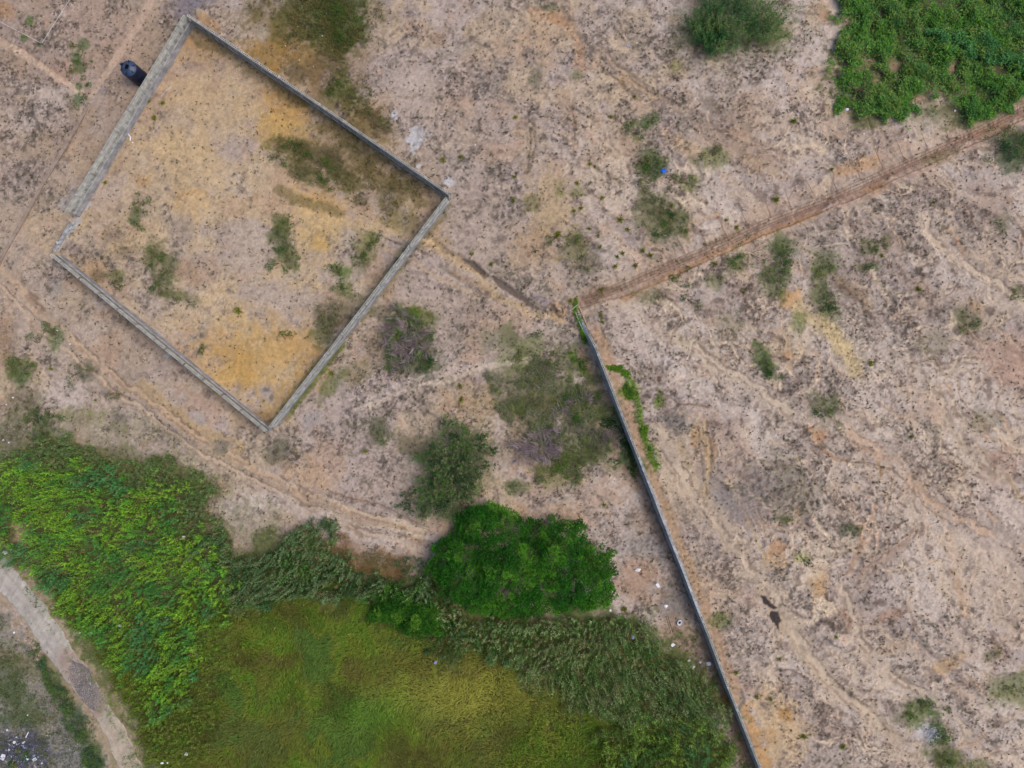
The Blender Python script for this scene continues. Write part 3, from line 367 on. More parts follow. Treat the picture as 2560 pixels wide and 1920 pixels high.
polyfill([(2075, -140), (2110, 60), (2080, 150), (2090, 240), (2150, 300), (2230, 320), (2300, 300), (2370, 270), (2400, 310), (2500, 285), (2570, 240), (2750, 180), (2750, -140)], (92, 92, 62), .8, 60, d=.2)
for x, y, r in [(2180, 160, 16), (2245, 165, 20), (2190, 210, 16), (2290, 150, 14), (2385, 170, 18), (2430, 140, 14), (2300, 245, 18), (2480, 160, 14), (2210, 40, 12), (2060, 40, 16)]: B(x, y, r, r*.7, 30, (150, 122, 102), .7)
B(2300, 300, 50, 30, 0, (160, 144, 134), .5); B(880, 1385, 50, 26, 10, (124, 98, 72), .7, so=.8); B(960, 1420, 60, 26, 0, (108, 84, 54), .6); B(55, 1330, 26, 26, 10, (170, 140, 122), .9, so=.25, d=0); B(75, 1350, 18, 12, 20, (140, 104, 74), .6); B(52, 1327, 6, 6, 0, (128, 108, 98), .8)
B(1640, 1700, 0.1, .1, 0, OLV, 0); B(1730, 1720, 50, 50, 0, (104, 84, 58), .4)
# --- lower left corner beyond the track
polyfill([(-150, 1490), (20, 1530), (90, 1640), (150, 1740), (210, 1820), (260, 1920), (290, 2090), (-150, 2090)], (124, 119, 114), .85, 26, d=.4, g=.25)
for x, y, rx, ry, a, c, s in [(60, 1660, 60, 30, 20, (100, 96, 66), .7), (20, 1720, 50, 50, 0, (66, 80, 50), .7), (60, 1790, 60, 34, 0, (70, 84, 56), .7), (130, 1760, 40, 60, -20, (128, 120, 122), .6), (180, 1880, 60, 40, 20, (118, 116, 122), .7), (50, 1880, 70, 50, 0, (72, 72, 92), .85), (140, 1680, 24, 60, -25, (66, 82, 46), .8), (180, 1760, 20, 60, -25, (54, 74, 52), .7), (230, 1870, 18, 50, -25, (60, 82, 48), .7), (60, 1890, 12, 16, 20, (44, 84, 34), .9), (25, 1912, 12, 12, 0, (38, 74, 44), .9), (220, 1850, 30, 30, 0, (140, 124, 104), .4)]: B(x, y, rx, ry, a, c, s, g=.5)
B(470, 1880, 40, 40, 0, (80, 88, 66), .5); B(390, 1830, 40, 60, -30, (84, 90, 60), .6)
ROAD = [(-60, 1330), (0, 1425), (30, 1462), (72, 1508), (110, 1565), (155, 1640), (217, 1720), (262, 1785), (298, 1850), (327, 1920), (370, 2060)]
S_(ROAD, 92, (150, 132, 112), .7, so=.25, d=0, g=None)
i_, j_ = None, None
S = rng(150, 1700, 520); m_ = sst(52, 40, pdist(X[S], Y[S], ROAD)); Tg[S] *= 1-m_; Td[S] *= 1-m_; Ht[S] = Ht[S]*(1-m_)+(n1[S]-.5)*.5*m_
far_ = np.exp(-(np.clip(np.hypot(np.clip(np.abs(X-1280)-1400, 0, None), np.clip(np.abs(Y-960)-1080, 0, None)), 0, None)/420)**2); rgb = rgb*far_[..., None]+np.array([158, 142, 130.])*(1-far_[..., None]); Ht *= far_
mot = 1+far_*(n4-.5)*.10+(fbm(X, Y, 5, 2, 31)-.5)*(.10+.22*cr)*far_
dk = sst(.62, .75, fbm(X, Y, 9, 3, 33)*.7+n3*.3)*np.clip(Td, 0, 1)*.34*far_
rgb = rgb*(mot*(1-dk))[..., None]
def rill(pts, w, pale=(192, 172, 154), a=.8):
    P_ = np.array(pts, float); d = np.gradient(P_, axis=0); n_ = np.stack([-d[:, 1], d[:, 0]], 1)/np.hypot(d[:, 0], d[:, 1])[:, None]
    S_(pts, w*3.2, (146, 130, 124), .30, so=.8, ro=.9, wb=4); S_(pts, w*1.15, pale, a*.85, so=.7, ro=.9, h=-.10, d=.05, wb=4, gt=.33)
    for sg, al in ((-1, .55), (1, .4)): S_([tuple(p) for p in P_+n_*sg*w*.68], 4, (106, 88, 80), al, so=.5, ro=1.3, wb=4, gt=.46)
rill([(1655, 1080), (1700, 1165), (1745, 1250), (1790, 1310), (1850, 1385), (1930, 1480), (1990, 1590), (2070, 1700), (2170, 1780), (2250, 1850)], 17)
rill([(2040, 1060), (2110, 1078), (2200, 1130), (2262, 1175), (2320, 1245), (2400, 1300), (2480, 1340), (2570, 1390)], 17, (188, 156, 134)); rill([(2312, 540), (2322, 600), (2380, 640), (2440, 690), (2500, 712), (2580, 770)], 17)
rill([(2110, 1470), (2150, 1590), (2230, 1680), (2330, 1750), (2420, 1830)], 12); rill([(1740, 860), (1830, 930), (1930, 1000), (2040, 1060)], 13); rill([(2340, 960), (2380, 1060), (2440, 1130), (2500, 1180)], 10); rill([(2450, 1265), (2500, 1330), (2580, 1395)], 9, (184, 152, 128)); rill([(1762, 1050), (1772, 1150), (1762, 1240)], 8, (182, 156, 124)); rill([(1500, 130), (1600, 215), (1720, 290), (1850, 380)], 10, (176, 152, 130), .5); rill([(2300, 1325), (2220, 1385), (2150, 1450)], 9, (174, 148, 132), .6)
rill([(-20, 645), (60, 722), (170, 838), (310, 960), (420, 1036), (530, 1105), (640, 1165), (740, 1215), (850, 1262), (960, 1300)], 9, (188, 160, 134), .6); rill([(-20, 700), (110, 835), (290, 980), (500, 1132), (740, 1250), (950, 1342)], 9, (186, 162, 140), .55)
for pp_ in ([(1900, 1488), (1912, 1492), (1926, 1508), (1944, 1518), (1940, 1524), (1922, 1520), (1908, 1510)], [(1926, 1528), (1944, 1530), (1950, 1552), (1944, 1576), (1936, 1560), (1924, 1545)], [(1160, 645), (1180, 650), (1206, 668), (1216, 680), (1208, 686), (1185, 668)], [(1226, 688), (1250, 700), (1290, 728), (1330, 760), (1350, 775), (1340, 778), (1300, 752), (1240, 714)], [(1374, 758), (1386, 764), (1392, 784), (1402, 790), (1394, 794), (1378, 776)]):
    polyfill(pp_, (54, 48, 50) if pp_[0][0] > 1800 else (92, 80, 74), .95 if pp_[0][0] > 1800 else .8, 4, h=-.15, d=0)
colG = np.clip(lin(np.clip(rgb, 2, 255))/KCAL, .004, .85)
def gsamp(A, x, y):
    i = np.clip(np.searchsorted(GY, y)-1, 0, len(GY)-2); j = np.clip(np.searchsorted(GX, x)-1, 0, len(GX)-2)
    fy = (y-GY[i])/(GY[i+1]-GY[i]); fx = (x-GX[j])/(GX[j+1]-GX[j])
    if A.ndim == 3: fx = fx[..., None]; fy = fy[..., None]
    return (A[i, j]*(1-fx)+A[i, j+1]*fx)*(1-fy)+(A[i+1, j]*(1-fx)+A[i+1, j+1]*fx)*fy
def hz(x, y): return float(gsamp(Ht, np.array([float(x)]), np.array([float(y)]))[0])
def on(x, y, dz=0):
    p = P(x, y); return (p[0], p[1], hz(x, y)+dz)
V = np.stack([(X-1280)/PPM, -(Y-960)/PPM, Ht], -1).reshape(-1, 3)
ny, nx = SH; idx = np.arange(ny*nx, dtype=np.int32).reshape(ny, nx)
F = np.stack([idx[1:, :-1], idx[1:, 1:], idx[:-1, 1:], idx[:-1, :-1]], -1).reshape(-1, 4)
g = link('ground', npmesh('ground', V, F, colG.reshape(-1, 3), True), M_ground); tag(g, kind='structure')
# dirt road: its own irregular strip a few centimetres proud of the soil
def strip(name, pts, half, step, colf, dz, mat, wob=4., seed=3):
    q = []; 
    for (x1, y1), (x2, y2) in zip(pts[:-1], pts[1:]):
        n = max(1, int(math.hypot(x2-x1, y2-y1)/step))
        for i in range(n): q.append((x1+(x2-x1)*i/n, y1+(y2-y1)*i/n))
    q.append(pts[-1]); q = np.array(q)
    for _ in range(12): q[1:-1] = (q[:-2]+q[1:-1]*2+q[2:])/4
    d = np.gradient(q, axis=0); d /= np.hypot(d[:, 0], d[:, 1])[:, None]; n = np.stack([-d[:, 1], d[:, 0]], 1)
    h = half(q) if callable(half) else np.full(len(q), float(half)); k = 2*int(h.max()/step)+1
    t = np.linspace(-1, 1, k); wl = (fbm(q[:, 0], q[:, 1], 26, 3, seed)-.5)*wob*2; wr = (fbm(q[:, 0], q[:, 1], 22, 3, seed+1)-.5)*wob*2
    off = t[None, :]*h[:, None]+np.where(t < 0, wl[:, None], wr[:, None])*np.abs(t)[None, :]
    px = q[:, None, 0]+n[:, None, 0]*off; py = q[:, None, 1]+n[:, None, 1]*off
    z = gsamp(Ht, px, py)+dz; z[:, 0] -= dz*2; z[:, -1] -= dz*2
    VV = np.stack([(px-1280)/PPM, -(py-960)/PPM, z], -1).reshape(-1, 3); a = np.arange(len(q)*k).reshape(len(q), k)
    FF = np.stack([a[:-1, :-1], a[1:, :-1], a[1:, 1:], a[:-1, 1:]], -1).reshape(-1, 4)
    cc = colf(px, py, t[None, :]+0*px)
    return link(name, npmesh(name, VV, FF, alb(cc).reshape(-1, 3), True), mat)
def roadcol(x, y, t):
    a = fbm(x, y, 60, 4, 21)[..., None]; b = fbm(x, y, 7, 3, 22)[..., None]
    c = np.array([172, 165, 160.])*(1-a)+np.array([158, 151, 149.])*a
    rut = np.exp(-((np.abs(t)-.35)/.12)**2)[..., None]*.3; c = c*(1-rut)+np.array([146, 126, 116.])*rut
    s = fbm(x*.87+y*.5, (y*.87-x*.5)/7, 9, 3, 24)[..., None]; c = c*(.93+.14*s)
    lo = sst(1700, 1830, y)[..., None]; c = c*(1-lo)+(c*.4+np.array([176, 156, 138.])*.6)*lo
    w_ = sst(45, 20, pdist(x, y, [(175, 1650), (235, 1760)]))[..., None]*.5; c = c*(1-w_)+np.array([138, 112, 104.])*w_
    return c*(.95+.1*b)
road = strip('dirt_road', ROAD, lambda q: 33-6*np.exp(-((q[:, 1]-1800)/120)**2), 2.5, roadcol, .05, M_ground, 4.); tag(road, kind='structure')
# ------------------------------------------------------------------ places, for labels
LM = [('the black water tank', 330, 180), ('the top corner of the walled plot', 468, 45), ('the right corner of the walled plot', 1130, 490), ('the bottom corner of the walled plot', 680, 1075), ('the left corner of the walled plot', 130, 635),
      ('the left end of the trench', 1450, 765), ('the big leafy tree', 1300, 1430), ('the small bright tree', 1030, 1540), ('the yellow sand heap', 640, 900), ('the bright blue bag', 1658, 428),
      ('the grey stretch of road', 215, 1720), ('the bend of the long wall', 1600, 1150), ('the white cement spill', 1035, 360), ('the twiggy brush heap', 1010, 840), ('the lower end of the long wall', 1890, 1900),
      ('the middle of the trench', 1950, 555), ('the dark gully pit', 1930, 1530), ('the orange sand mound', 1978, 748), ('the white gravel patch', 2330, 1836), ('the upper right thicket', 2300, 170)]
_used = set()
def where(look, x, y):
    for d, nm, lx, ly in sorted((math.hypot(x-lx, y-ly), nm, lx, ly) for nm, lx, ly in LM):
        if d < 12: continue
        a = math.degrees(math.atan2(ly-y, x-lx)) % 360; w = ['right of', 'above right of', 'above', 'above left of', 'left of', 'below left of', 'below', 'below right of'][int((a+22.5)//45) % 8]
        q = round(d/PPM); u = 'one two three four five six seven eight nine ten eleven twelve thirteen fourteen fifteen sixteen seventeen eighteen nineteen'.split()
        dd = 'half a' if q == 0 else u[q-1] if q < 20 else ['twenty', 'thirty', 'forty', 'fifty', 'sixty', 'seventy', 'eighty', 'ninety'][min(q//10-2, 7)]+('-'+u[q % 10-1] if q % 10 else '')
        s = '%s %s metres %s %s' % (look, dd, w, nm)
        if s not in _used and len(s.split()) <= 16: _used.add(s); return s
    raise ValueError(look)
# ------------------------------------------------------------------ block walls
def wline(name, pts, z, label, mat, holes, group='hollow block walls', side=1, ticks=2.7, top='open', group2=None):
    # pts: photo pixels of the wall top; side: +1 if the plinth steps out to the left of the run
    wp = [np.array(P(x, y, z)[:2]) for x, y in pts]; root = empty(name, (*wp[0], 0)); o = np.array([*wp[0]])
    tag(root, label, 'wall', group); q = [p-o for p in wp]
    body = MB(); pl = MB(); beam = MB(); cb = MB(); rb = MB(); T = .23; rim = MB()
    for i, (a, b) in enumerate(zip(q[:-1], q[1:])):
        L = np.hypot(*(b-a)); d = (b-a)/L; n = np.array([-d[1], d[0]]); h = holes[i] if isinstance(holes, (list, tuple)) else holes
        zz = z-.004*(i % 2); e = d*.002
        pl.prism(a+n*.02-e*i, b+n*.02, T+.24, -.35, .95-.004*(i % 2))
        for k in range(3): cb.prism(a, b, T-(.003 if k % 2 else 0), .62+k*.4+.006, .62+k*.4+.39) if False else None
        zb = z-.55 if h else z
        body.prism(a, b, T, .93, zb)
        if h:
            s_ = T/2-.0225
            for sg in (-1, 1): rim.prism(a+n*sg*s_, b+n*sg*s_, .045, zb, zz)
            t = 0.; 
            while t < L-.1:
                rim.prism(a+d*(t+.0)-n*0, a+d*min(t+.08, L), T-.09, zb, zz-.004); t += .225
        if h and (i+1 == len(q)-1 or not (holes[i+1] if isinstance(holes, (list, tuple)) else holes)): rim.build('open_top_course', M_rim, root); rim = MB()
        if not h: beam.prism(a, b, T+.05, z-.12, z+.05-.003*(i % 2))
        t = ticks*.5 if i == 0 else .6
        while t < L-.2:
            cb = MB(); cb.prism(a+d*t, a+d*(t+.20), T+.06, -.2, z+.008); cb.build('tie_column', mat, root); t += ticks
    pl.build('plinth', M_plinth if mat is not M_wall_dark else M_wall, root); body.build('block_courses', mat, root)
    if beam.v: beam.build('top_beam', M_wall_cool, root)
    return root
M_wall_cool = noise_mat('beam_concrete', (130, 134, 138), (186, 188, 194), 1.4, 9, c3=(156, 158, 166), bump=.015, courses=.23)
M_rim = noise_mat('pale_block_tops', (150, 150, 148), (196, 194, 192), 2.0, 8, c3=(172, 171, 170)); ZW = 2.1
wline('block_wall', [(461, 38), (166, 527)], ZW, 'pale grey block wall of the plot beside the black water tank', M_wall, True)
wline('block_wall', [(468, 37), (800, 262), (1122, 484)], ZW, 'dark weathered block wall along the upper right side of the plot', M_wall_dark, True)
wline('block_wall', [(1116, 494), (900, 777), (673, 1068)], ZW, 'clean grey block wall on the lower right side of the plot', M_wall, True)
wline('block_wall', [(126, 636), (400, 862), (664, 1078)], ZW, 'brownish block wall on the lower left side of the plot', noise_mat('dusty_concrete', (112, 106, 102), (164, 154, 148), 1.5, 9, c3=(138, 130, 128), bump=.02, courses=.23), True)
wline('boundary_wall', CW, 2.1, 'long bent grey boundary wall running down between tree and open field', M_wall_cool, [True, True, True, True, False, False, False, False, True, True, True, True, True], group=None)
# ruined stretch at the left corner
r_ = empty('wall_footing', on(150, 585)); tag(r_, 'broken low grey footing closing the left corner of the walled plot', 'footing')
mb = MB(); o_ = np.array(P(150, 585)[:2]); f_ = lambda x, y: np.array(P(x, y)[:2])-o_
mb.prism(f_(180, 556), f_(135, 628), .5, -.3, .16); mb.build('footing_slab', M_wall_cool, r_)
mb = MB(); mb.prism(f_(172, 556), f_(128, 630), .12, -.3, .3); mb.build('formwork_edge', M_foot, r_)
rnd = random.Random(5); mb = MB()
for i in range(9):
    t = i/9.; a = f_(184-45*t+rnd.uniform(-2, 2), 560+66*t); d = np.array([rnd.uniform(-.3, .3), rnd.uniform(-.3, .3)]); mb = MB(); mb.prism(a, a+d, .2, .1, .24+rnd.uniform(0, .15)); mb.build('broken_block', M_rubble, r_)
r_ = empty('concrete_footing', on(100, 460)); tag(r_, 'long narrow dusty concrete footing strip outside the plot, far left', 'footing'); o_ = np.array(P(100, 460)[:2]); mb = MB()
pp = [(224, 256), (205, 292), (160, 372), (110, 455), (60, 545), (-30, 705)]
for i, (a, b) in enumerate(zip(pp[:-1], pp[1:])): mb.prism(f_(*a), f_(*b), .36, -.4, .14-.004*(i % 2))
mb.build('footing_strip', M_foot, r_)
# ------------------------------------------------------------------ water tank
tx, ty = P(354, 198)[:2]; t_ = empty('water_tank', (tx, ty, hz(358, 201)-.03)); tag(t_, 'tall black plastic water tank standing just outside the plot wall', 'water tank'); t_.scale = (1.03, 1.03, 1.1)
mb = MB(); mb.lathe([(.84, 0), (.87, .05), (.87, .55), (.85, .6), (.87, .65), (.87, 1.15), (.85, 1.2), (.87, 1.25), (.87, 1.75), (.85, 1.8), (.87, 1.85), (.87, 2.35), (.88, 2.42), (.85, 2.5)]); mb.f.append(tuple(range(47, -1, -1))); mb.build('tank_body', M_tankside, t_, True)
mb = MB(); mb.lathe([(.85, 2.5), (.80, 2.58), (.6, 2.70), (.38, 2.80), (.33, 2.83), (.33, 2.93), (.28, 2.93), (.28, 2.6)]); tp = mb.build('tank_top', M_tank, t_, True)
mb = MB(); mb.lathe([(.285, 2.72), (.0, 2.72)]); mb.build('manhole', M_black, tp)
for a in (20, 80, 140, 200, 260, 320):
    c, s = math.cos(R(a)), math.sin(R(a)); mb = MB(); mb.prism((c*.42, s*.42), (c*.80, s*.80), .07, 2.55, 2.74); mb.build('rib', M_tankside, tp)
mb = MB(); mb.prism((-.78, .28), (-.55, .5), .16, 2.55, 2.80); mb.build('lid_lug', M_tank, t_)
# ------------------------------------------------------------------ trench, formwork, rebar
def bar_thing(name, a, b, wd, hgt, mat, label, cat, part=None, group=None, z0=.02):
    o0 = on(*a); r = MB(); p = np.array(P(*a)[:2]); q = np.array(P(*b)[:2])-p; r.prism((0, 0), q, wd, z0, z0+hgt); o = r.build(name, mat); o.location = o0; tag(o, label, cat, group); return o
bar_thing('timber_board', (1449, 769), (1473, 826), .09, .28, M_wood, 'long pinkish formwork board on the right edge of the trench head', 'board', group='formwork boards')
bar_thing('timber_board', (1439, 781), (1446, 800), .09, .26, M_wood_grey, 'short pale formwork board on the left edge of the trench head', 'board', group='formwork boards')
bar_thing('timber_board', (1447, 802), (1463, 838), .08, .2, M_wood_grey, 'mossy formwork board beside the puddle above the long wall', 'board', group='formwork boards')
bar_thing('timber_strut', (1443, 788), (1456, 784), .07, .3, M_wood_grey, 'short pale strut across the head of the trench', 'strut', group='formwork boards', z0=.1)
bar_thing('timber_pole', (1424, 777), (1446, 761), .10, .1, M_wood_grey, 'grey pole lying left of the trench head', 'pole')
pd = strip('puddle', [(1447, 792), (1455, 812), (1468, 836)], 6, 2., lambda x, y, t: np.stack([95+0*x, 110+0*x, 140+0*x], -1), .05, M_water, 2); tag(pd, kind='structure')
trn = [np.array(p, float) for p in TR[:-1]+[(2640, 238)]]
def along(pts, s):
    for a, b in zip(pts[:-1], pts[1:]):
        L = np.hypot(*(b-a))
        if s <= L: return a+(b-a)*s/L, (b-a)/L
        s -= L
    return pts[-1], (pts[-1]-pts[-2])/np.hypot(*(pts[-1]-pts[-2]))
TLn = sum(np.hypot(*(b-a)) for a, b in zip(trn[:-1], trn[1:]))
cage = empty('rebar_cage', on(1460, 757)); tag(cage, 'long rusty reinforcement cage lying in the red trench to the upper right', 'rebar cage'); oc = np.array(on(1460, 757))
lb = MB(); sb = MB(); s = 14.; offs = (-21, -14, -6, 1)
def pt3(p, h):
    v = P(p[0], p[1]); return np.array([v[0], v[1], hz(p[0], p[1])+h])-oc
prev = None; k = 0
while s < TLn-4:
    p, d = along(trn, s); n = np.array([d[1], -d[0]])
    if n[1] > 0: n = -n
    # n points up/left in the photo
    rj = random.Random(k); cur = [pt3(p-n*o+np.array([rj.uniform(-.4, .4)]*2), .32 if j in (0, 3) else .12) for j, o in enumerate(offs)]
    cur = [pt3(p+n*(-o), (.30 if j in (0, 3) else .10)+rj.uniform(-.04, .04)) for j, o in enumerate((-1, 5, 12, 19))]
    cur = [pt3(p+n*o, (.30 if j in (0, 3) else .12)+rj.uniform(-.05, .05)) for j, o in enumerate((-3, 3, 10, 17))]
    if prev is not None:
        for a, b in zip(prev, cur): lb.tube(a, b, .020, 4)
    if k % 2 == 0 and rj.random() < .95:
        sb = MB(); [sb.tube(a, b, .013, 4) for a, b in zip(cur[:-1], cur[1:])]; sb.build('stirrup', M_rust, cage)
    prev = cur; s += 6.; k += 1
lb.build('long_bars', M_rust, cage)
cols = [((1488, 720), (1480, 691)), ((1542, 697), (1525, 651)), ((1587, 660), (1578, 636)), ((1650, 648), (1637, 619)), ((1708, 622), (1690, 590)), ((1760, 600), (1745, 568)), ((1819, 593), (1796, 543)), ((1870, 559), (1851, 518)), ((1925, 534), (1912, 489)), ((1975, 512), (1962, 470)), ((2036, 486), (2014, 443)), ((2093, 474), (2078, 437)), ((2148, 443), (2135, 408)), ((2203, 417), (2183, 367)), ((2258, 400), (2239, 356)), ((2313, 370), (2302, 334)), ((2368, 347), (2362, 325)), ((2425, 330), (2420, 300)), ((2481, 307), (2474, 286)), ((2541, 278), (2541, 252))]
for i, (a, b) in enumerate(cols):
    r = empty('rebar_column', on(a[0]+3, a[1]+10)); o0 = np.array(r.location); top = np.array(P(b[0], b[1], .9)); top[2] = .9+hz(*b); base = np.array([0, 0, .15])
    tag(r, where('thin leaning column rebar', a[0], a[1]), 'rebar', 'leaning column rebars along the trench')
    m = MB(); m.tube(base, (top-o0)*.55+np.array([0, 0, .12]), .024, 5); m.tube((top-o0)*.55+np.array([0, 0, .12]), top-o0, .022, 5, .014); m.tube(base+(.14, 0, 0), (top-o0)*.35+np.array([.10, 0, .1]), .02, 4); m.build('bars', M_rust, r)
    m = MB()
    for t in (.12, .3): c = base*(1-t)+(top-o0)*t; m.tube(c+(-.1, 0, 0), c+(.16, .03, 0), .016, 4)
    if i == 6: m.tube(top-o0+(0, 0, -.03), top-o0+(0, 0, .05), .16, 8)
    m.build('ties', M_rust, r)
# ------------------------------------------------------------------ foliage engine
rs = np.random.RandomState(7)
def diamonds(c, d, L, Wd, col, droop=0., flat=0.):
    n = len(c); d = d/np.linalg.norm(d, axis=1)[:, None]; up = rs.randn(n, 3)*.5+np.array([0, 0, 1.]); s = np.cross(d, up); s /= np.linalg.norm(s, axis=1)[:, None]+1e-9
    L = np.broadcast_to(L, n)[:, None]; Wd = np.broadcast_to(Wd, n)[:, None]
    v = np.stack([c, c+d*L*.45+s*Wd/2, c+d*L-np.array([0, 0, 1.])*L*droop, c+d*L*.45-s*Wd/2], 1)
    return v.reshape(-1, 3), np.repeat(col, 4, 0)
def dmesh(name, parts, mat=None, parent=None):
    V = np.concatenate([p[0] for p in parts]); Cc = np.concatenate([p[1] for p in parts]); n = len(V)//4
    return link(name, npmesh(name, V, np.arange(n*4).reshape(n, 4), Cc), mat or M_leaf, parent)
def px2w(x, y, z):   # pixel of the ground spot -> world, z above soil
    return np.stack([(x-1280)/PPM, -(y-960)/PPM, gsamp(Ht, x, y)+z], -1)
def tilt_dirs(n, t0, t1, az=None, spread=math.pi):
    a = rs.rand(n)*2*math.pi if az is None else az+(rs.rand(n)-.5)*2*spread; t = t0+(t1-t0)*rs.rand(n)
    return np.stack([np.cos(a)*np.sin(t), np.sin(a)*np.sin(t), np.cos(t)], -1)
def pick(cols, n, boost=1.5, jit=.18, w=None):
    cl = np.array([alb(c, boost) for c in cols]); k = rs.choice(len(cols), n, p=w); return cl[k]*(1+(rs.rand(n, 1)-.5)*2*jit)
def field(cols, x, y, scale, seed, boost=1.5, jit=.18, jn=.25):
    v = np.clip(fbm(x, y, scale, 3, seed)*1.3-.15+(rs.rand(len(x))-.5)*jn, 0, .9999)*(len(cols)-1); i = v.astype(int); f = (v-i)[:, None]
    cl = np.array([alb(c, boost) for c in cols]); return (cl[i]*(1-f)+cl[np.minimum(i+1, len(cols)-1)]*f)*(1+(rs.rand(len(x), 1)-.5)*2*jit)
def rnd_in(poly, n, jit=30):
    xs = [p[0] for p in poly]; ys = [p[1] for p in poly]; ox = []; oy = []; c = 0
    while c < n:
        x = rs.uniform(min(xs)-20, max(xs)+20, n); y = rs.uniform(min(ys)-20, max(ys)+20, n)
        m = inpoly(x+(fbm(x, y, 26, 3, 3)-.5)*jit*2.4+rs.randn(n)*jit*.25, y+(fbm(x, y, 60, 3, 2)-.5)*jit*2, poly); ox.append(x[m]); oy.append(y[m]); c += m.sum()
    return np.concatenate(ox)[:n], np.concatenate(oy)[:n]
def notin(x, y, polys):
    m = np.ones(len(x), bool); x = x+(fbm(x, y, 24, 3, 91)-.5)*26+rs.randn(len(x))*3; y = y+(fbm(x, y, 24, 3, 92)-.5)*26
    for p in polys: m &= ~inpoly(x, y, p)
    return m
BAREP = [(30, 1305), (48, 1298), (78, 1330), (88, 1352), (66, 1358), (40, 1345)]
# dry tufts and litter all over the bare ground
def scatter(n, A, hi, x0=-60, x1=2620, y0=-60, y1=1980):
    x = rs.uniform(x0, x1, n); y = rs.uniform(y0, y1, n); m = rs.rand(n)*hi < gsamp(A, x, y); return x[m], y[m]
cl_ = fbm(X, Y, 34, 3, 41); Td2 = Td*(.5+.9*sst(.35, .75, cl_))
x, y = scatter(84000, Td2, 1.5); n = len(x); k = 5
r = .07+.12*rs.rand(n)**2; X5 = np.repeat(x, k); Y5 = np.repeat(y, k); r5 = np.repeat(r, k)
col = np.repeat(pick([(92, 80, 72), (84, 76, 70), (104, 94, 72), (98, 84, 78), (86, 84, 60)], n, .92, .25), k, 0)
p = diamonds(px2w(X5, Y5, .0), tilt_dirs(n*k, .7, 1.45), r5*(.8+.5*rs.rand(n*k)), r5*.5, col)
tag(dmesh('dry_tufts', [p], M_dry), 'tiny dry grass tufts dotted over the bare sandy ground', 'dry grass', kind='stuff')
x, y = scatter(16000, Td*.6+.15, 1.0); n = len(x); p = diamonds(px2w(x, y, .03), tilt_dirs(n, 1.2, 1.57), .05+.08*rs.rand(n), .05+.05*rs.rand(n), pick([(196, 184, 176), (176, 162, 152), (150, 140, 134)], n, 1.0, .1)); tag(dmesh('pebbles', [p], M_dry), 'tiny pale pebbles strewn over the sandy ground', 'pebbles', kind='stuff')
# bigger dull tufts
x, y = scatter(26000, np.clip(Td+.12, 0, 1.2)*(cl_*1.1+.1), 1.2); n = len(x); k = 12; r = .09+.13*rs.rand(n)**2; X5 = np.repeat(x, k)+rs.randn(n*k)*1.2; Y5 = np.repeat(y, k)+rs.randn(n*k)*1.2; r5 = np.repeat(r, k)
col = np.repeat(pick([(96, 90, 62), (88, 88, 56), (94, 82, 72), (100, 92, 72), (80, 84, 54)], n, 1.0, .2), k, 0)
p = diamonds(px2w(X5, Y5, .0), tilt_dirs(n*k, .3, 1.3), r5*(.7+.6*rs.rand(n*k)), .05, col); tag(dmesh('dull_tufts', [p], M_dry), 'dull olive and grey weed tufts scattered across the field', 'weeds', kind='stuff')
# green weeds where the soil lists say so
x, y = scatter(60000, Tg, 1.0); n = len(x); k = 9; X5 = np.repeat(x, k)+rs.randn(n*k)*2.2; Y5 = np.repeat(y, k)+rs.randn(n*k)*2.2
base = gsamp(rgb, x, y); base = np.clip(base*np.array([1.0, 1.10, .85]), 5, 255)
col = np.repeat(np.clip(lin(base)/KCAL*1.25, .005, .5), k, 0)*(1+(rs.rand(n*k, 1)-.5)*.5)
p = diamonds(px2w(X5, Y5, .02+.12*rs.rand(n*k)), tilt_dirs(n*k, .4, 1.5), .14+.16*rs.rand(n*k), .05+.03*rs.rand(n*k), col); tag(dmesh('green_weeds', [p]), 'low green weeds growing in patches on the sandy ground', 'weeds', kind='stuff')
# ------------------------------------------------------------------ beds of tall vegetation
TREE = [(1088, 1377), (1140, 1331), (1157, 1273), (1215, 1261), (1285, 1285), (1331, 1308), (1389, 1296), (1458, 1308), (1470, 1354), (1539, 1383), (1533, 1458), (1539, 1493), (1458, 1516), (1389, 1528), (1273, 1539), (1157, 1516), (1111, 1493), (1076, 1435)]
TREE2 = [(950, 1490), (985, 1465), (1010, 1478), (1035, 1500), (1085, 1505), (1110, 1540), (1128, 1560), (1105, 1590), (1060, 1600), (1015, 1595), (980, 1560), (925, 1545), (930, 1515)]
THK = [(1090, 1500), (1200, 1520), (1400, 1535), (1540, 1510), (1590, 1560), (1660, 1600), (1720, 1660), (1775, 1720), (1800, 1790), (1690, 1800), (1560, 1800), (1450, 1780), (1360, 1700), (1280, 1640), (1190, 1640), (1130, 1600)]
THK2 = [(500, 1360), (560, 1330), (640, 1370), (740, 1330), (800, 1310), (850, 1360), (870, 1420), (960, 1450), (1090, 1440), (1100, 1500), (960, 1500), (860, 1470), (760, 1470), (640, 1500), (560, 1470)]
THK3 = [(1560, 1760), (1700, 1790), (1800, 1800), (1830, 1900), (1860, 2060), (1400, 2060), (1520, 1950), (1500, 1850)]
TALL = [(-60, 1180), (40, 1150), (90, 1130), (150, 1170), (250, 1150), (330, 1190), (420, 1180), (480, 1240), (500, 1330), (560, 1400), (600, 1500), (520, 1560), (500, 1660), (430, 1770), (320, 1700), (250, 1620), (150, 1480), (60, 1400), (-60, 1340)]
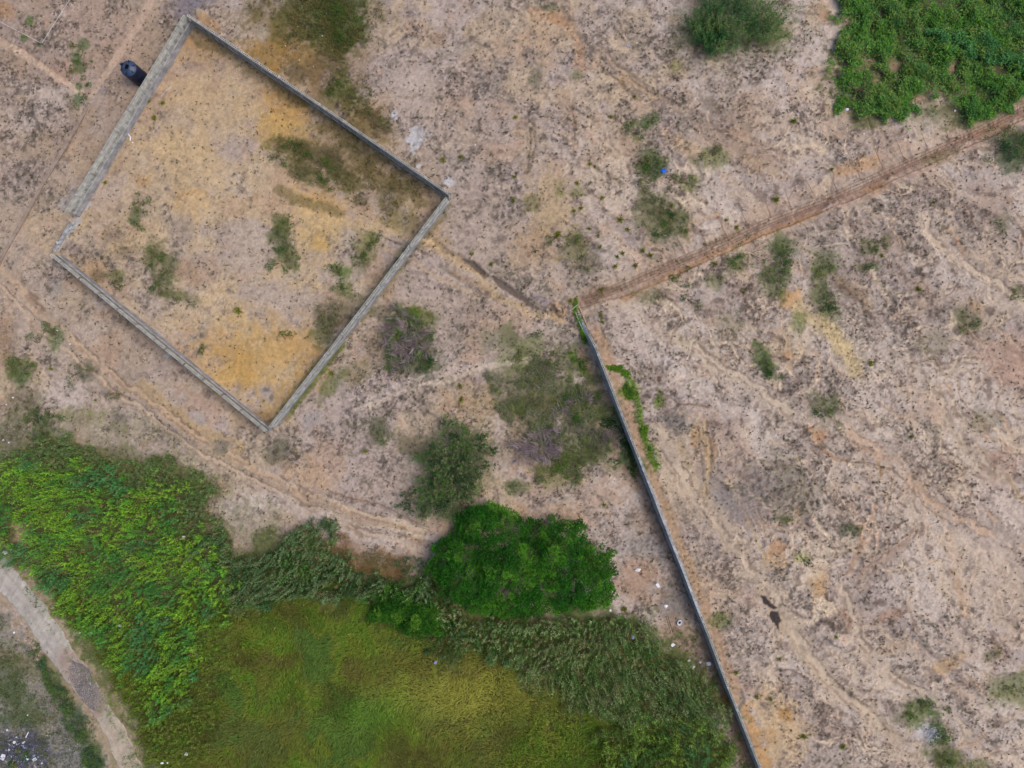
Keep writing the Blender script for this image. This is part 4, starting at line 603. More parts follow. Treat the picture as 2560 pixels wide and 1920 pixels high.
def plumes(name, poly, n, hts, cols, label, k=13, L=.42, W=.085, spread=(.35, .95), seed=50, scale=60, avoid=(), stemc=None, boost=2.35, lean=0.15, jn=.25, top=.35):
    x, y = rnd_in(poly, n); m = notin(x, y, [BAREP]+list(avoid)); x = x[m]; y = y[m]; n = len(x)
    h = (hts[0]+(hts[1]-hts[0])*fbm(x, y, 50, 3, seed+1))*(.8+.35*rs.rand(n)); c = field(cols, x, y, scale, seed, boost, .22, jn); dd_ = (rs.rand(n) < .06)[:, None]; c = np.where(dd_, alb((118, 104, 74), 1.5), c)
    az = fbm(x, y, 130, 2, seed+3)*6.3; ln = lean*h; bx = np.cos(az)*ln; by = np.sin(az)*ln
    X5 = np.repeat(x, k); Y5 = np.repeat(y, k); t = top+(1-top)*np.tile(np.linspace(0, 1, k), n); hh = np.repeat(h, k)
    pos = px2w(X5, Y5, 0); pos[:, 2] += hh*t; pos[:, 0] += np.repeat(bx, k)*t*t; pos[:, 1] += np.repeat(by, k)*t*t
    d = tilt_dirs(n*k, *spread); sz = (1.15-.5*t)*np.repeat(.6+.9*rs.rand(n)**1.5, k)
    p = [diamonds(pos, d, L*sz*(.8+.4*rs.rand(n*k)), W*sz, np.repeat(c, k, 0)*(1+(rs.rand(n*k, 1)-.5)*.3), .12)]
    b = px2w(x, y, 0); tp = b+np.stack([bx, by, h], -1); sc = np.tile(alb(stemc or (96, 96, 60), 1.1), (n, 1))
    p.append(diamonds(b, tp-b, np.linalg.norm(tp-b, axis=1), .05, sc)); return tag(dmesh(name, p), label, 'vegetation', kind='stuff')
def low(name, poly, n, h0, h1, cols, label, L=.3, W=.06, seed=60, scale=50, tl=(.5, 1.4), avoid=(), mound=60, boost=1.5, jn=.3, cat='grass', az=None, droop=.1, spread=math.pi, jit=30, gap=0):
    x, y = rnd_in(poly, n, jit); m = notin(x, y, [BAREP]+list(avoid)); e_ = np.clip(pdist(x, y, poly+poly[:1])/45., 0, 1) if gap else 1.; m &= (fbm(x, y, 34, 4, seed+7)*(.75+.25*e_) > gap) | (rs.rand(len(x)) < .15); x = x[m]; y = y[m]; n = len(x)
    hm = (h0+(h1-h0)*fbm(x, y, mound, 4, seed+1)); pos = px2w(x, y, hm*(.35+.65*rs.rand(n)))
    a = az(x, y) if az else None; d = tilt_dirs(n, *tl, az=a, spread=spread)
    p = diamonds(pos, d, L*(.6+.8*rs.rand(n)), W*(.7+.6*rs.rand(n)), field(cols, x, y, scale, seed, boost, .22, jn), droop)
    return tag(dmesh(name, [p]), label, cat, kind='stuff')
# left: tall bright grass leaning plumes
plumes('tall_grass', TALL, 5200, (1.6, 2.9), [(62, 104, 62), (70, 112, 44), (92, 128, 40), (100, 128, 44), (78, 116, 40), (60, 104, 50)], 'dense tall bright green reed grass between the dirt road and the plot', seed=51, scale=90, k=14)
low('grass_undergrowth', BED_L, 70000, .05, .6, [(68, 92, 48), (84, 106, 44), (96, 108, 54), (72, 94, 56)], 'dark tangled undergrowth beneath the tall grass', L=.4, seed=61, scale=60, avoid=[BED_M], boost=1.8, gap=.36)
plumes('weed_fringe', [(40, 1110), (120, 1095), (220, 1105), (330, 1140), (430, 1150), (510, 1205), (560, 1300), (600, 1350), (540, 1380), (470, 1250), (400, 1200), (250, 1190), (120, 1190), (30, 1170)], 2000, (.6, 1.6), [(84, 100, 66), (70, 96, 52), (104, 104, 76), (78, 108, 56)], 'thin dull green weeds along the upper rim of the tall grass', seed=121, scale=40, k=11, L=.4, W=.08, boost=2.2, jn=.6)
plumes('weed_fringe', [(230, 1560), (520, 1540), (620, 1480), (600, 1640), (540, 1760), (500, 1900), (480, 2000), (430, 2000), (380, 1880), (300, 1720)], 2600, (.5, 1.3), [(100, 116, 44), (84, 104, 42), (104, 104, 56), (92, 120, 42), (76, 98, 46)], 'knee-high yellow-green weeds between the tall grass and the meadow', seed=123, scale=50, k=9, L=.34, W=.07, boost=1.9, jn=.5)
plumes('weed_fringe', [(780, 1400), (900, 1420), (1000, 1420), (1080, 1400), (1100, 1480), (1180, 1540), (1130, 1640), (1060, 1620), (940, 1500), (850, 1490)], 1100, (.8, 1.8), [(44, 76, 40), (60, 88, 50), (84, 96, 62), (50, 84, 40)], 'dark green weeds filling in below and left of the big leafy tree', seed=125, scale=34, k=11, L=.34, W=.08, boost=1.7, jn=.6)
# meadow
def maz(x, y): return fbm(x, y, 260, 2, 71)*7.0+(fbm(x, y, 60, 2, 72)-.5)*1.6
MED = [(420, 1520), (560, 1480), (720, 1470), (900, 1470), (1000, 1560), (1150, 1620), (1300, 1680), (1450, 1770), (1600, 1850), (1700, 1960), (1720, 2060), (430, 2060), (400, 1880), (350, 1760), (350, 1680)]
x, y = rnd_in(MED, 170000, 60); m = notin(x, y, [TREE2]); x = x[m]; y = y[m]; n = len(x)
cm = field([(92, 98, 46), (102, 114, 42), (94, 116, 40), (82, 112, 40), (106, 118, 44), (92, 104, 46), (80, 106, 48)], x, y, 110, 73, 1.62, .2, .22)
hl = np.exp(-(((x-1150)/220)**2+((y-1740)/95)**2))[:, None]+.7*np.exp(-(((x-1290)/120)**2+((y-1700)/60)**2))[:, None]; cm = cm*(1-np.clip(hl, 0, 1)*.8)+np.clip(hl, 0, 1)*.8*alb((138, 134, 64), 1.75)
br = (sst(.54, .70, fbm(x, y, 80, 4, 111))*.42)[:, None]; cm = cm*(1-br)+br*alb((98, 88, 52), 1.5)
gl = np.exp(-(((x-930)/110)**2+((y-1780)/50)**2))[:, None]*.75; cm = cm*(1-gl)+gl*alb((84, 120, 44), 1.7)
lf = sst(560, 380, x+(y-1700)*.2)[:, None]*.5; cm = cm*(1-lf)+lf*alb((86, 100, 52), 1.4)
hh = .25+.55*fbm(x, y, 45, 3, 74)
p = diamonds(px2w(x, y, hh*rs.rand(n)*.8), tilt_dirs(n, .55, 1.35, az=maz(x, y), spread=.9), .30+.38*rs.rand(n), .045+.03*rs.rand(n), cm, .1)
tag(dmesh('meadow_grass', [p]), 'wind-combed olive and yellow meadow grass along the bottom', 'grass', kind='stuff')
plumes('meadow_clumps', MED, 700, (.35, .95), [(96, 112, 44), (112, 112, 56), (84, 104, 44), (120, 116, 66)], 'taller grass clumps standing out of the meadow', seed=131, scale=40, k=9, L=.3, W=.055, boost=1.8, jn=.6)
# grey-green reed thickets
plumes('reed_thicket', THK, 2600, (1.6, 2.8), [(58, 92, 50), (84, 112, 62), (122, 128, 92), (66, 104, 50), (106, 114, 80)], 'grey-green feathery reed thicket right of the big leafy tree', seed=53, scale=34, k=12, boost=2.05, L=.36, W=.075, stemc=(120, 110, 84), lean=.16, jn=.6)
plumes('reed_thicket', THK2, 1700, (1.4, 2.6), [(54, 88, 50), (86, 108, 74), (100, 116, 82), (66, 104, 48)], 'grey-green reed thicket left of the big leafy tree', seed=55, scale=40, k=12, boost=2.05, L=.36, W=.075, stemc=(110, 100, 80), lean=.14, jn=.6)
plumes('reed_thicket', THK3, 1500, (1.4, 2.4), [(58, 88, 44), (86, 112, 46), (104, 124, 52), (60, 98, 58)], 'brighter green reed thicket at the bottom against the long wall', seed=57, scale=50, k=13, boost=2.2, L=.48, W=.07, lean=.25, jn=.4)
low('grass_undergrowth', THK, 26000, .1, 1.4, [(64, 90, 44), (94, 108, 54), (106, 100, 70), (74, 104, 50)], 'dark green undergrowth among the reeds', L=.5, W=.05, seed=63, scale=40)
low('grass_undergrowth', THK3, 16000, .1, 1.0, [(54, 70, 36), (84, 96, 44), (86, 84, 50)], 'green undergrowth among the reeds at the bottom', L=.5, W=.05, seed=64, scale=40)
low('grass_undergrowth', THK2, 16000, .1, 1.1, [(46, 72, 38), (62, 90, 44), (84, 86, 54)], 'dark undergrowth left of the big leafy tree', L=.45, W=.06, seed=65, scale=40)
# fringes of sparse weeds above the tall grass
low('fringe_weeds', [(100, 1140), (200, 1120), (330, 1150), (430, 1170), (500, 1210), (540, 1300), (500, 1340), (440, 1240), (300, 1210), (160, 1190)], 16000, .05, .7, [(76, 92, 52), (92, 96, 62), (104, 90, 76), (84, 98, 50)], 'thin grey-green weeds fringing the tall grass', L=.4, W=.05, boost=2.3, seed=66, cat='weeds', gap=.42)
low('fringe_weeds', [(820, 1370), (900, 1350), (980, 1385), (1000, 1430), (920, 1420), (850, 1410)], 2200, .05, .45, [(128, 96, 66), (112, 88, 58), (92, 88, 52)], 'rust-brown dry grass patch left of the big leafy tree', L=.35, W=.045, seed=67, cat='grass', jn=.5)
low('scrub', [(620, -30), (940, -30), (925, 60), (885, 140), (870, 210), (930, 290), (1000, 340), (970, 350), (870, 300), (810, 230), (800, 140), (740, 90), (650, 40)], 16000, .03, .45, [(104, 96, 60), (84, 84, 48), (72, 84, 44), (110, 96, 74)], 'olive brown scrub above the upper right plot wall', L=.3, W=.05, seed=101, scale=40, cat='scrub', gap=.44, jn=.6)
low('scrub', [(690, 335), (760, 325), (850, 325), (960, 400), (1080, 480), (1010, 520), (900, 480), (840, 505), (780, 455), (700, 415)], 9000, .03, .35, [(112, 98, 62), (88, 84, 52), (76, 84, 46), (104, 92, 66)], 'olive brown scrub inside the plot below its upper right wall', L=.28, W=.045, seed=103, scale=34, cat='scrub', gap=.44, jn=.6)
low('brush', [(1230, 930), (1290, 890), (1400, 880), (1490, 960), (1540, 1040), (1530, 1120), (1480, 1190), (1400, 1225), (1340, 1180), (1310, 1090), (1260, 1010)], 24000, .03, .5, [(72, 92, 42), (104, 92, 84), (66, 92, 40), (112, 98, 104), (84, 100, 46)], 'tangled green and purple-grey brush between the plot and the long wall', L=.42, W=.05, boost=1.9, seed=105, scale=22, cat='brush', gap=.47, jn=.7, az=lambda x, y: fbm(x, y, 70, 2, 98)*9, spread=.6)
# upper right thicket
VIN = [(2080, -60), (2112, 60), (2082, 150), (2090, 240), (2140, 300), (2215, 325), (2260, 290), (2330, 262), (2390, 262), (2410, 306), (2480, 292), (2560, 250), (2640, 210), (2640, -60)]
HOL = [[(2160, 145), (2195, 135), (2190, 175), (2205, 190), (2180, 200), (2160, 170)], [(2225, 150), (2262, 140), (2268, 165), (2240, 195), (2215, 215), (2225, 180)], [(2275, 145), (2310, 135), (2300, 160), (2275, 160)], [(2370, 160), (2400, 145), (2395, 180), (2370, 195)], [(2420, 130), (2450, 130), (2440, 150)], [(2170, 200), (2205, 195), (2190, 225), (2165, 220)], [(2290, 235), (2345, 235), (2330, 262), (2290, 275)], [(2470, 150), (2510, 160), (2500, 195), (2470, 190)], [(2195, 30), (2225, 30), (2222, 50), (2200, 50)]]
low('vine_cover', VIN, 130000, .05, 1.3, [(58, 92, 46), (66, 106, 40), (90, 118, 40), (56, 104, 60), (76, 100, 48), (104, 118, 54), (60, 96, 52)], 'dense green creeping bushes filling the upper right corner', L=.30, W=.11, boost=1.85, seed=68, scale=60, avoid=HOL, mound=38, cat='creepers', tl=(.7, 1.5), jn=.5, gap=.34)
low('vine_cover', [(2290, 60), (2350, 70), (2420, 85), (2480, 125), (2530, 165), (2600, 190), (2600, 225), (2520, 200), (2460, 160), (2400, 130), (2330, 110)], 10000, .6, 1.5, [(66, 110, 62), (78, 122, 72), (60, 102, 56)], 'pale teal-green creeper swathe crossing the upper right corner', L=.3, W=.11, seed=69, scale=40, mound=30, cat='creepers', tl=(.7, 1.5))
# roadside and corner weeds
low('roadside_weeds', [(-40, 1500), (20, 1530), (60, 1580), (100, 1650), (140, 1700), (180, 1770), (220, 1830), (240, 1900), (270, 2000), (-40, 2000)], 15000, .02, .25, [(96, 96, 56), (68, 84, 46), (52, 76, 48), (92, 88, 68), (78, 90, 48)], 'patchy dark green weeds in the bottom left corner', L=.24, W=.05, gap=.5, seed=75, scale=36, cat='weeds', jn=.5)
low('roadside_weeds', [(80, 1590), (104, 1630), (136, 1690), (170, 1740), (205, 1800), (242, 1880), (262, 1960), (225, 1960), (195, 1860), (150, 1780), (110, 1700)], 9000, .05, .6, [(66, 88, 56), (78, 98, 54), (62, 84, 60)], 'dark green weeds lining the left edge of the dirt road', L=.3, W=.07, jit=14, gap=.42, seed=76, scale=30, cat='weeds')
low('roadside_weeds', [(95, 1430), (128, 1480), (165, 1540), (215, 1600), (275, 1690), (330, 1770), (372, 1850), (402, 1930), (490, 1990), (440, 1800), (350, 1660), (260, 1540), (170, 1440)], 20000, .05, .5, [(96, 110, 40), (80, 92, 40), (100, 98, 52), (88, 104, 36)], 'olive green weeds lining the right edge of the dirt road', L=.3, W=.08, jit=9, seed=77, scale=40, cat='weeds', jn=.5)
# ------------------------------------------------------------------ trees and shrubs
def clumpset(poly, zt, nc, per, rc, cols, L, W, seed, flat=.6, base=.35, boost=1.5, jt=10):
    # leaf clumps spread through a dome whose outline (seen from above, at height) is poly
    cx = sum(p[0] for p in poly)/len(poly); cy = sum(p[1] for p in poly)/len(poly)
    x, y = rnd_in(poly, nc, jt); e = pdist(x, y, poly+poly[:1]); dome = np.clip(e/max(60., e.max()*.8), 0, 1)**.5
    z = zt*(base+(1-base)*dome*(.72+.45*fbm(x, y, 45, 3, seed)))*(.80+.22*rs.rand(nc)); s = (CAMH-z)/CAMH/PPM
    c = np.stack([(x-1280)*s, -(y-960)*s, z], -1); r = rc*(.65+.6*rs.rand(nc)); k = per; u = rs.randn(nc*k, 3); u /= np.linalg.norm(u, axis=1)[:, None]; u[:, 2] = np.abs(u[:, 2])*.9-.25
    R5 = np.repeat(r, k)[:, None]; pos = np.repeat(c, k, 0)+u*R5*(.6+.45*rs.rand(nc*k, 1))*np.array([1, 1, flat]); d = u*.8+rs.randn(nc*k, 3)*.45; d[:, 2] += .1
    cc = field(cols, x, y, 30, seed+3, boost, .1, .5); return diamonds(pos, d, L*(.7+.6*rs.rand(nc*k)), W*(.7+.6*rs.rand(nc*k)), np.repeat(cc, k, 0)*(1+(rs.rand(nc*k, 1)-.5)*.4), .15), c
def tree(name, poly, zt, nc, per, rc, cols, L, W, seed, label, trunk_r=.22):
    part, c = clumpset(poly, zt, nc, per, rc, cols, L, W, seed, .6, .2)
    b = np.array([c[:, 0].mean(), c[:, 1].mean(), 0.]); b[2] = hz(b[0]*PPM+1280, 960-b[1]*PPM); root = empty(name, tuple(b)); tag(root, label, 'tree')
    dmesh('crown', [(part[0]-b, part[1])], M_leaf, root); m = MB(); fk = np.array([0, 0, zt*.28]); m.tube((0, 0, -.2), fk, trunk_r, 10, trunk_r*.8)
    for j in range(14):
        t = c[rs.randint(len(c))]-b; t[2] *= .6; mid = fk+(t-fk)*.5+np.array([0, 0, .25]); m.tube(fk, mid, trunk_r*.45, 7, trunk_r*.28); m.tube(mid, t, trunk_r*.28, 6, .02)
    m.build('trunk', M_bark, root, True); return root
tree('leafy_tree', TREE, 5.0, 1150, 62, .42, [(28, 72, 18), (34, 82, 18), (42, 92, 20), (30, 70, 22), (48, 98, 24), (52, 74, 30), (38, 86, 20), (66, 112, 30)], .22, .12, 80, 'big bright green leafy tree between the reed thickets')
tree('leafy_tree', TREE2, 3.4, 210, 60, .42, [(28, 66, 16), (36, 76, 18), (50, 92, 24), (74, 110, 34)], .22, .12, 84, 'small bright green tree at the lower left of the big one', .12)
def circ(cx, cy, rx, ry, ang=0, n=14, j=.38, seed=0):
    rr = random.Random(int(cx*7+cy)+seed); a = R(ang); o = []
    for i in range(n):
        t = 2*math.pi*i/n; q = 1+rr.uniform(-j, j); u, v = rx*q*math.cos(t), ry*q*math.sin(t); o.append((cx+u*math.cos(a)-v*math.sin(a), cy+u*math.sin(a)+v*math.cos(a)))
    return o
def shrub(kind, x, y, rx, ry, ang, h, label, dens=1.0, name=None, tone=None):
    poly = circ(x, y, rx, ry, ang); area = rx*ry*3.14/PPM**2; b = np.array(on(x, y)); nm, cat = {'leafy': ('shrub', 'shrub'), 'dull': ('shrub', 'shrub'), 'feather': ('feathery_shrub', 'shrub'), 'brush': ('brush_heap', 'brush'), 'tuft': ('grass_tuft', 'grass tuft')}[kind]
    root = empty(name or nm, tuple(b)); tag(root, where(label, x, y) if not label.startswith('=') else label[1:], cat, 'scattered shrubs' if kind in ('leafy', 'dull') and not name else None)
    TN = tone or {'leafy': [(50, 76, 40), (62, 90, 44), (80, 98, 44)], 'dull': [(84, 92, 64), (96, 100, 62), (104, 96, 78)], 'feather': [(42, 70, 42), (62, 90, 50), (112, 120, 84), (72, 104, 50)], 'brush': [(96, 84, 84), (118, 104, 112), (62, 78, 44), (78, 96, 44)]}[kind]
    P_ = []
    if kind in ('leafy', 'dull'):
        nc = max(6, int(area*(5.5 if kind == 'leafy' else 4)*dens)); part, c = clumpset(poly, h*.8, nc, 20, .24, TN+[(96, 98, 62)], .20, .07, 90+int(x) % 9, base=.08, boost=1.45, jt=26); P_.append((part[0]-b, part[1]))
    elif kind == 'feather':
        n = int(area*16*dens); px_, py_ = rnd_in(poly, n, 14); k = 13; hh = h*(.55+.5*rs.rand(n)); t = .3+.7*np.tile(np.linspace(0, 1, k), n); pos = px2w(np.repeat(px_, k), np.repeat(py_, k), 0); out = (np.stack([(px_-x), -(py_-y)], -1)/PPM)*.10+rs.randn(n, 2)*.16
        pos[:, 2] += np.repeat(hh, k)*t; pos[:, :2] += np.repeat(out, k, 0)*(t*t)[:, None]*1.2; cc = field(TN, px_, py_, 26, 95, 1.4, .12, .7)
        P_.append((diamonds(pos, tilt_dirs(n*k, .3, 1.1), .38*(1.2-.5*t), .075, np.repeat(cc, k, 0)*(1+(rs.rand(n*k, 1)-.5)*.3), .12)[0]-b, np.repeat(np.repeat(cc, k, 0), 4, 0))); c = pos[::k][:12]
    else:
        n = int(area*60*dens); px_, py_ = rnd_in(poly, n, 16); hh = h*fbm(px_, py_, 22, 3, 97)*rs.rand(n); az = fbm(px_, py_, 40, 2, 98)*9
        cc = field(TN, px_, py_, 20, 99, 1.7, .25, .6); q = diamonds(px2w(px_, py_, hh), tilt_dirs(n, .8, 1.45, az=az, spread=.35), .6+.7*rs.rand(n), .05, cc); P_.append((q[0]-b, q[1])); c = px2w(px_, py_, hh)[:10]
    dmesh('foliage', P_, M_leaf if kind != 'brush' else M_dry, root)
    m = MB()
    for t in c[:7]: m.tube((0, 0, -.1), (t-b)*np.array([.8, .8, .7])+np.array([0, 0, .02]), .035, 5, .012)
    m.build('stems', M_bark, root); return root
T_ = shrub
T_('feather', 1130, 1170, 88, 100, 10, 2.2, '=tall grey-green feathery shrub just above the big leafy tree', 1.2)
T_('feather', 1060, 1250, 50, 40, 0, 1.2, '=low tangled green bush between feathery shrub and big leafy tree', .6)
T_('feather', 1835, 62, 108, 78, 8, 3.0, '=large dark green bush at the top edge, right of centre', 1.0, tone=[(44, 84, 48), (62, 102, 60), (92, 114, 66), (96, 118, 74)])
T_('feather', 1760, 90, 40, 50, 0, 1.3, '=smaller green bush hugging the large bush at the top edge', .8, tone=[(50, 92, 50), (74, 104, 46)])
T_('leafy', 2535, 370, 52, 52, 10, 1.6, '=dark green bush at the right edge below the trench', 1.3, tone=[(40, 70, 44), (56, 86, 48)])
T_('leafy', 110, 1085, 36, 46, 0, 1.4, '=dark round bush at the upper left of the tall grass', 1.2, tone=[(40, 66, 32), (50, 80, 36)])
T_('leafy', 860, 60, 46, 76, 0, 1.3, '=dark green bush in the scrub right of the upper plot corner', .9, tone=[(62, 84, 40), (80, 98, 42), (60, 74, 44)])
T_('dull', 780, 50, 70, 56, 0, .9, '=olive brown scrub clump beside the dark bush at the top', .9, tone=[(92, 86, 52), (104, 92, 60), (80, 84, 48)])
T_('brush', 1010, 850, 52, 64, 0, 1.2, '=purple-grey twiggy brush heap right of the lower right plot wall', 2.2)
T_('leafy', 1030, 812, 26, 18, 30, 1.1, '=bright green shrub growing out of the top of the twiggy heap', 2.2, tone=[(74, 112, 36), (92, 124, 40)])
T_('leafy', 1000, 790, 30, 16, 20, 1.0, '=yellowish green shrub on the upper left rim of the twiggy heap', 2.2, tone=[(84, 112, 36), (100, 118, 42)])
T_('leafy', 1052, 880, 24, 28, 0, 1.1, '=dark bluish green shrub inside the right half of the twiggy heap', 2.2, tone=[(44, 70, 46), (52, 82, 48)])
T_('brush', 1350, 1120, 40, 52, 70, 1.0, '=purple-grey swirl of dead reeds above the big leafy tree', 1.2, tone=[(112, 98, 106), (98, 86, 92), (124, 112, 116)])
T_('brush', 1500, 1090, 50, 22, 15, .9, '=dead grey reeds lying beside the weedy strip left of the long wall', 1.2, tone=[(108, 94, 98), (92, 82, 84), (78, 84, 56)])
T_('brush', 1430, 1020, 34, 20, -30, .9, '=small purple-grey dead reed patch amid green brush', 1.2, tone=[(112, 96, 104), (92, 84, 88)])
T_('leafy', 1450, 1030, 52, 40, 20, .9, '=green brush clump beside the small dead reed patch', 1.4, tone=[(62, 92, 40), (80, 104, 44), (92, 98, 60)])
T_('leafy', 1400, 1185, 46, 22, -10, .7, '=low green brush clump at the bottom of the dead reeds', 1.4, tone=[(72, 98, 42), (88, 104, 46)])
T_('leafy', 1350, 1000, 44, 30, 0, .6, '=sparse green brush clump above the purple-grey swirl', 1.1, tone=[(84, 98, 50), (100, 98, 66)])
T_('leafy', 1470, 1160, 40, 20, -20, .6, '=sparse green brush clump below the dead reeds by the wall', 1.2, tone=[(78, 100, 44), (92, 98, 60)])
for k_, x, y, rx, ry, a, h, lb_ in [
    ('leafy', 950, 1075, 18, 24, 0, .9, 'dark green shrub'), ('dull', 705, 1130, 26, 26, 0, .7, 'grey-purple wispy shrub'), ('leafy', 1638, 425, 20, 26, 30, .8, 'dark green shrub'), ('leafy', 1618, 300, 24, 11, -30, .6, 'flat green shrub'), ('leafy', 1572, 322, 12, 16, 0, .5, 'small green shrub'), ('leafy', 1610, 398, 20, 24, 20, .6, 'dull green shrub'),
    ('leafy', 1725, 460, 22, 20, 0, .6, 'olive green shrub'), ('leafy', 1685, 560, 32, 18, 60, .7, 'olive green shrub'), ('dull', 1640, 520, 30, 34, 20, .6, 'sprawling dull shrub'), ('dull', 1615, 490, 18, 24, 0, .5, 'grey-green shrub'), ('dull', 1780, 392, 26, 20, 0, .4, 'pale green low shrub'), ('leafy', 1665, 590, 16, 30, 10, .6, 'narrow green shrub'), ('leafy', 1876, 632, 26, 20, 0, .8, 'dark round shrub'),
    ('leafy', 1710, 695, 14, 16, 0, .5, 'small dark green shrub'), ('leafy', 1677, 708, 12, 16, 0, .5, 'small dark green shrub'), ('leafy', 1962, 620, 26, 24, 0, .8, 'dark green shrub'), ('leafy', 1935, 690, 22, 38, 10, .9, 'tall dark green shrub'), ('leafy', 1965, 650, 20, 20, 0, .6, 'green shrub'), ('leafy', 2062, 750, 16, 46, -20, .8, 'narrow olive shrub'), ('leafy', 2050, 665, 22, 18, 0, .5, 'olive shrub'),
    ('leafy', 1912, 900, 14, 38, -28, .9, 'slender dark green shrub'), ('leafy', 2062, 1022, 16, 34, -45, .7, 'dark olive shrub'), ('leafy', 2120, 1322, 22, 13, 0, .5, 'dull dark shrub'), ('leafy', 1965, 1298, 15, 9, 0, .4, 'small green shrub'), ('leafy', 2170, 665, 18, 9, 0, .4, 'small grey-green shrub'), ('dull', 2172, 620, 18, 14, 0, .5, 'grey-green shrub'), ('dull', 2213, 605, 11, 18, 0, .5, 'brownish shrub'), ('leafy', 2420, 808, 22, 12, 20, .5, 'dull green shrub'), ('leafy', 2541, 732, 14, 12, 0, .5, 'round olive shrub'),
    ('leafy', 2300, 1765, 42, 18, -30, .7, 'wide dark green shrub'), ('leafy', 2352, 1850, 12, 48, -25, .7, 'long dark green shrub'), ('leafy', 2370, 1905, 40, 16, 20, .6, 'dark green shrub'), ('dull', 2535, 1720, 46, 30, 0, .5, 'low spreading green shrub'), ('leafy', 2384, 1768, 9, 7, 0, .3, 'tiny bright green shrub'), ('dull', 2475, 1632, 22, 10, -35, .5, 'dark olive shrub'), ('leafy', 1798, 1548, 18, 16, 0, .6, 'green shrub'),
    ('leafy', 1846, 660, 18, 12, -30, .6, 'green shrub'), ('leafy', 1715, 745, 18, 14, 0, .4, 'small green shrub'), ('leafy', 720, 575, 18, 26, -10, .8, 'dark green shrub'), ('leafy', 700, 655, 16, 24, -20, .8, 'bluish green shrub'), ('leafy', 720, 620, 14, 22, 0, .6, 'olive green shrub'), ('leafy', 350, 520, 13, 22, 5, .7, 'dark green shrub'), ('leafy', 333, 553, 9, 9, 0, .5, 'small blue-green shrub'), ('leafy', 420, 665, 18, 34, 15, .7, 'grey-green shrub'), ('leafy', 385, 635, 14, 24, 10, .6, 'olive shrub'), ('dull', 395, 712, 20, 14, 0, .5, 'low grey-green shrub'), ('dull', 455, 742, 30, 8, 10, .4, 'thin strip-shaped shrub'), ('leafy', 286, 695, 18, 12, 0, .5, 'low green shrub'),
    ('leafy', 846, 682, 20, 13, 10, .6, 'bright green shrub'), ('leafy', 858, 728, 16, 15, 0, .6, 'olive shrub'), ('dull', 812, 800, 26, 34, 20, .8, 'dark scraggly shrub'), ('leafy', 722, 857, 8, 7, 0, .4, 'tiny dark green shrub'), ('leafy', 494, 870, 9, 16, 40, .5, 'small green shrub'), ('leafy', 916, 612, 18, 14, 0, .6, 'bright olive shrub'), ('leafy', 908, 650, 13, 20, 0, .5, 'green shrub'), ('leafy', 760, 375, 34, 14, 10, .5, 'brown-green low shrub'), ('leafy', 810, 400, 44, 16, 25, .6, 'dark brown-green shrub'), ('dull', 750, 440, 34, 20, 40, .5, 'dull olive shrub'), ('leafy', 690, 385, 12, 14, 0, .5, 'small blue-green shrub'), ('leafy', 805, 455, 30, 12, 25, .5, 'olive shrub'),
    ('leafy', 845, 220, 18, 26, 20, .7, 'bright green shrub'), ('leafy', 205, 112, 13, 11, 0, .5, 'low green shrub'), ('leafy', 191, 147, 9, 8, 0, .4, 'small green shrub'), ('leafy', 201, 167, 11, 10, 0, .5, 'round green shrub'), ('leafy', 190, 252, 9, 16, 0, .5, 'upright green shrub'), ('leafy', 195, 216, 7, 6, 0, .3, 'tiny green shrub'), ('leafy', 48, 930, 26, 30, 0, .9, 'round dark green shrub'), ('leafy', 142, 840, 13, 24, -10, .6, 'narrow green shrub'), ('leafy', 98, 862, 8, 8, 0, .4, 'small bright green shrub'), ('dull', 205, 925, 24, 20, 30, .6, 'dull purple-green shrub'), ('dull', 285, 978, 20, 10, 0, .5, 'dark grey shrub'),
    ('leafy', 1295, 1218, 16, 12, 0, .5, 'green shrub'), ('leafy', 1190, 1350-115, 12, 10, 0, .4, 'small green shrub'), ('leafy', 1322, 835, 9, 12, 0, .4, 'small green shrub'), ('leafy', 1300, 870, 16, 14, 0, .5, 'green shrub'), ('leafy', 1448, 905, 18, 22, -30, .6, 'bright green shrub'), ('leafy', 1555, 1150, 11, 20, 20, .6, 'dark green shrub'), ('leafy', 1446, 600, 14, 20, 0, .6, 'olive shrub'), ('dull', 1448, 660, 16, 14, 0, .4, 'grey-green shrub'), ('leafy', 1395, 590, 9, 12, 0, .5, 'bright green shrub'), ('leafy', 860, 1075, 0, 0, 0, 0, ''),
    ('leafy', 1686, 1540, 15, 8, 0, .4, 'bright green shrub'), ('leafy', 1633, 1475, 14, 10, 0, .4, 'green shrub'), ('leafy', 1660, 1515, 12, 10, 0, .4, 'green shrub'), ('leafy', 1340, 1740, 36, 30, 0, 1.0, 'bright green bush in the reeds'), ('leafy', 1700, 1750, 44, 34, 0, 1.6, 'dark green bush in the reeds'), ('leafy', 62, 1890, 12, 14, 20, .6, 'bright green shrub in the rubbish'), ('leafy', 28, 1912, 11, 9, 0, .6, 'dark green shrub in the rubbish'), ('leafy', 210, 1880, 9, 22, -25, .5, 'dark green roadside shrub'), ('leafy', 2000, 1395, 18, 7, -10, .2, 'pale yellow-green low shrub'), ('leafy', 1800, 500, 0, 0, 0, 0, '')]:
    if rx > 0: T_(k_, x, y, rx, ry, a, h, lb_)
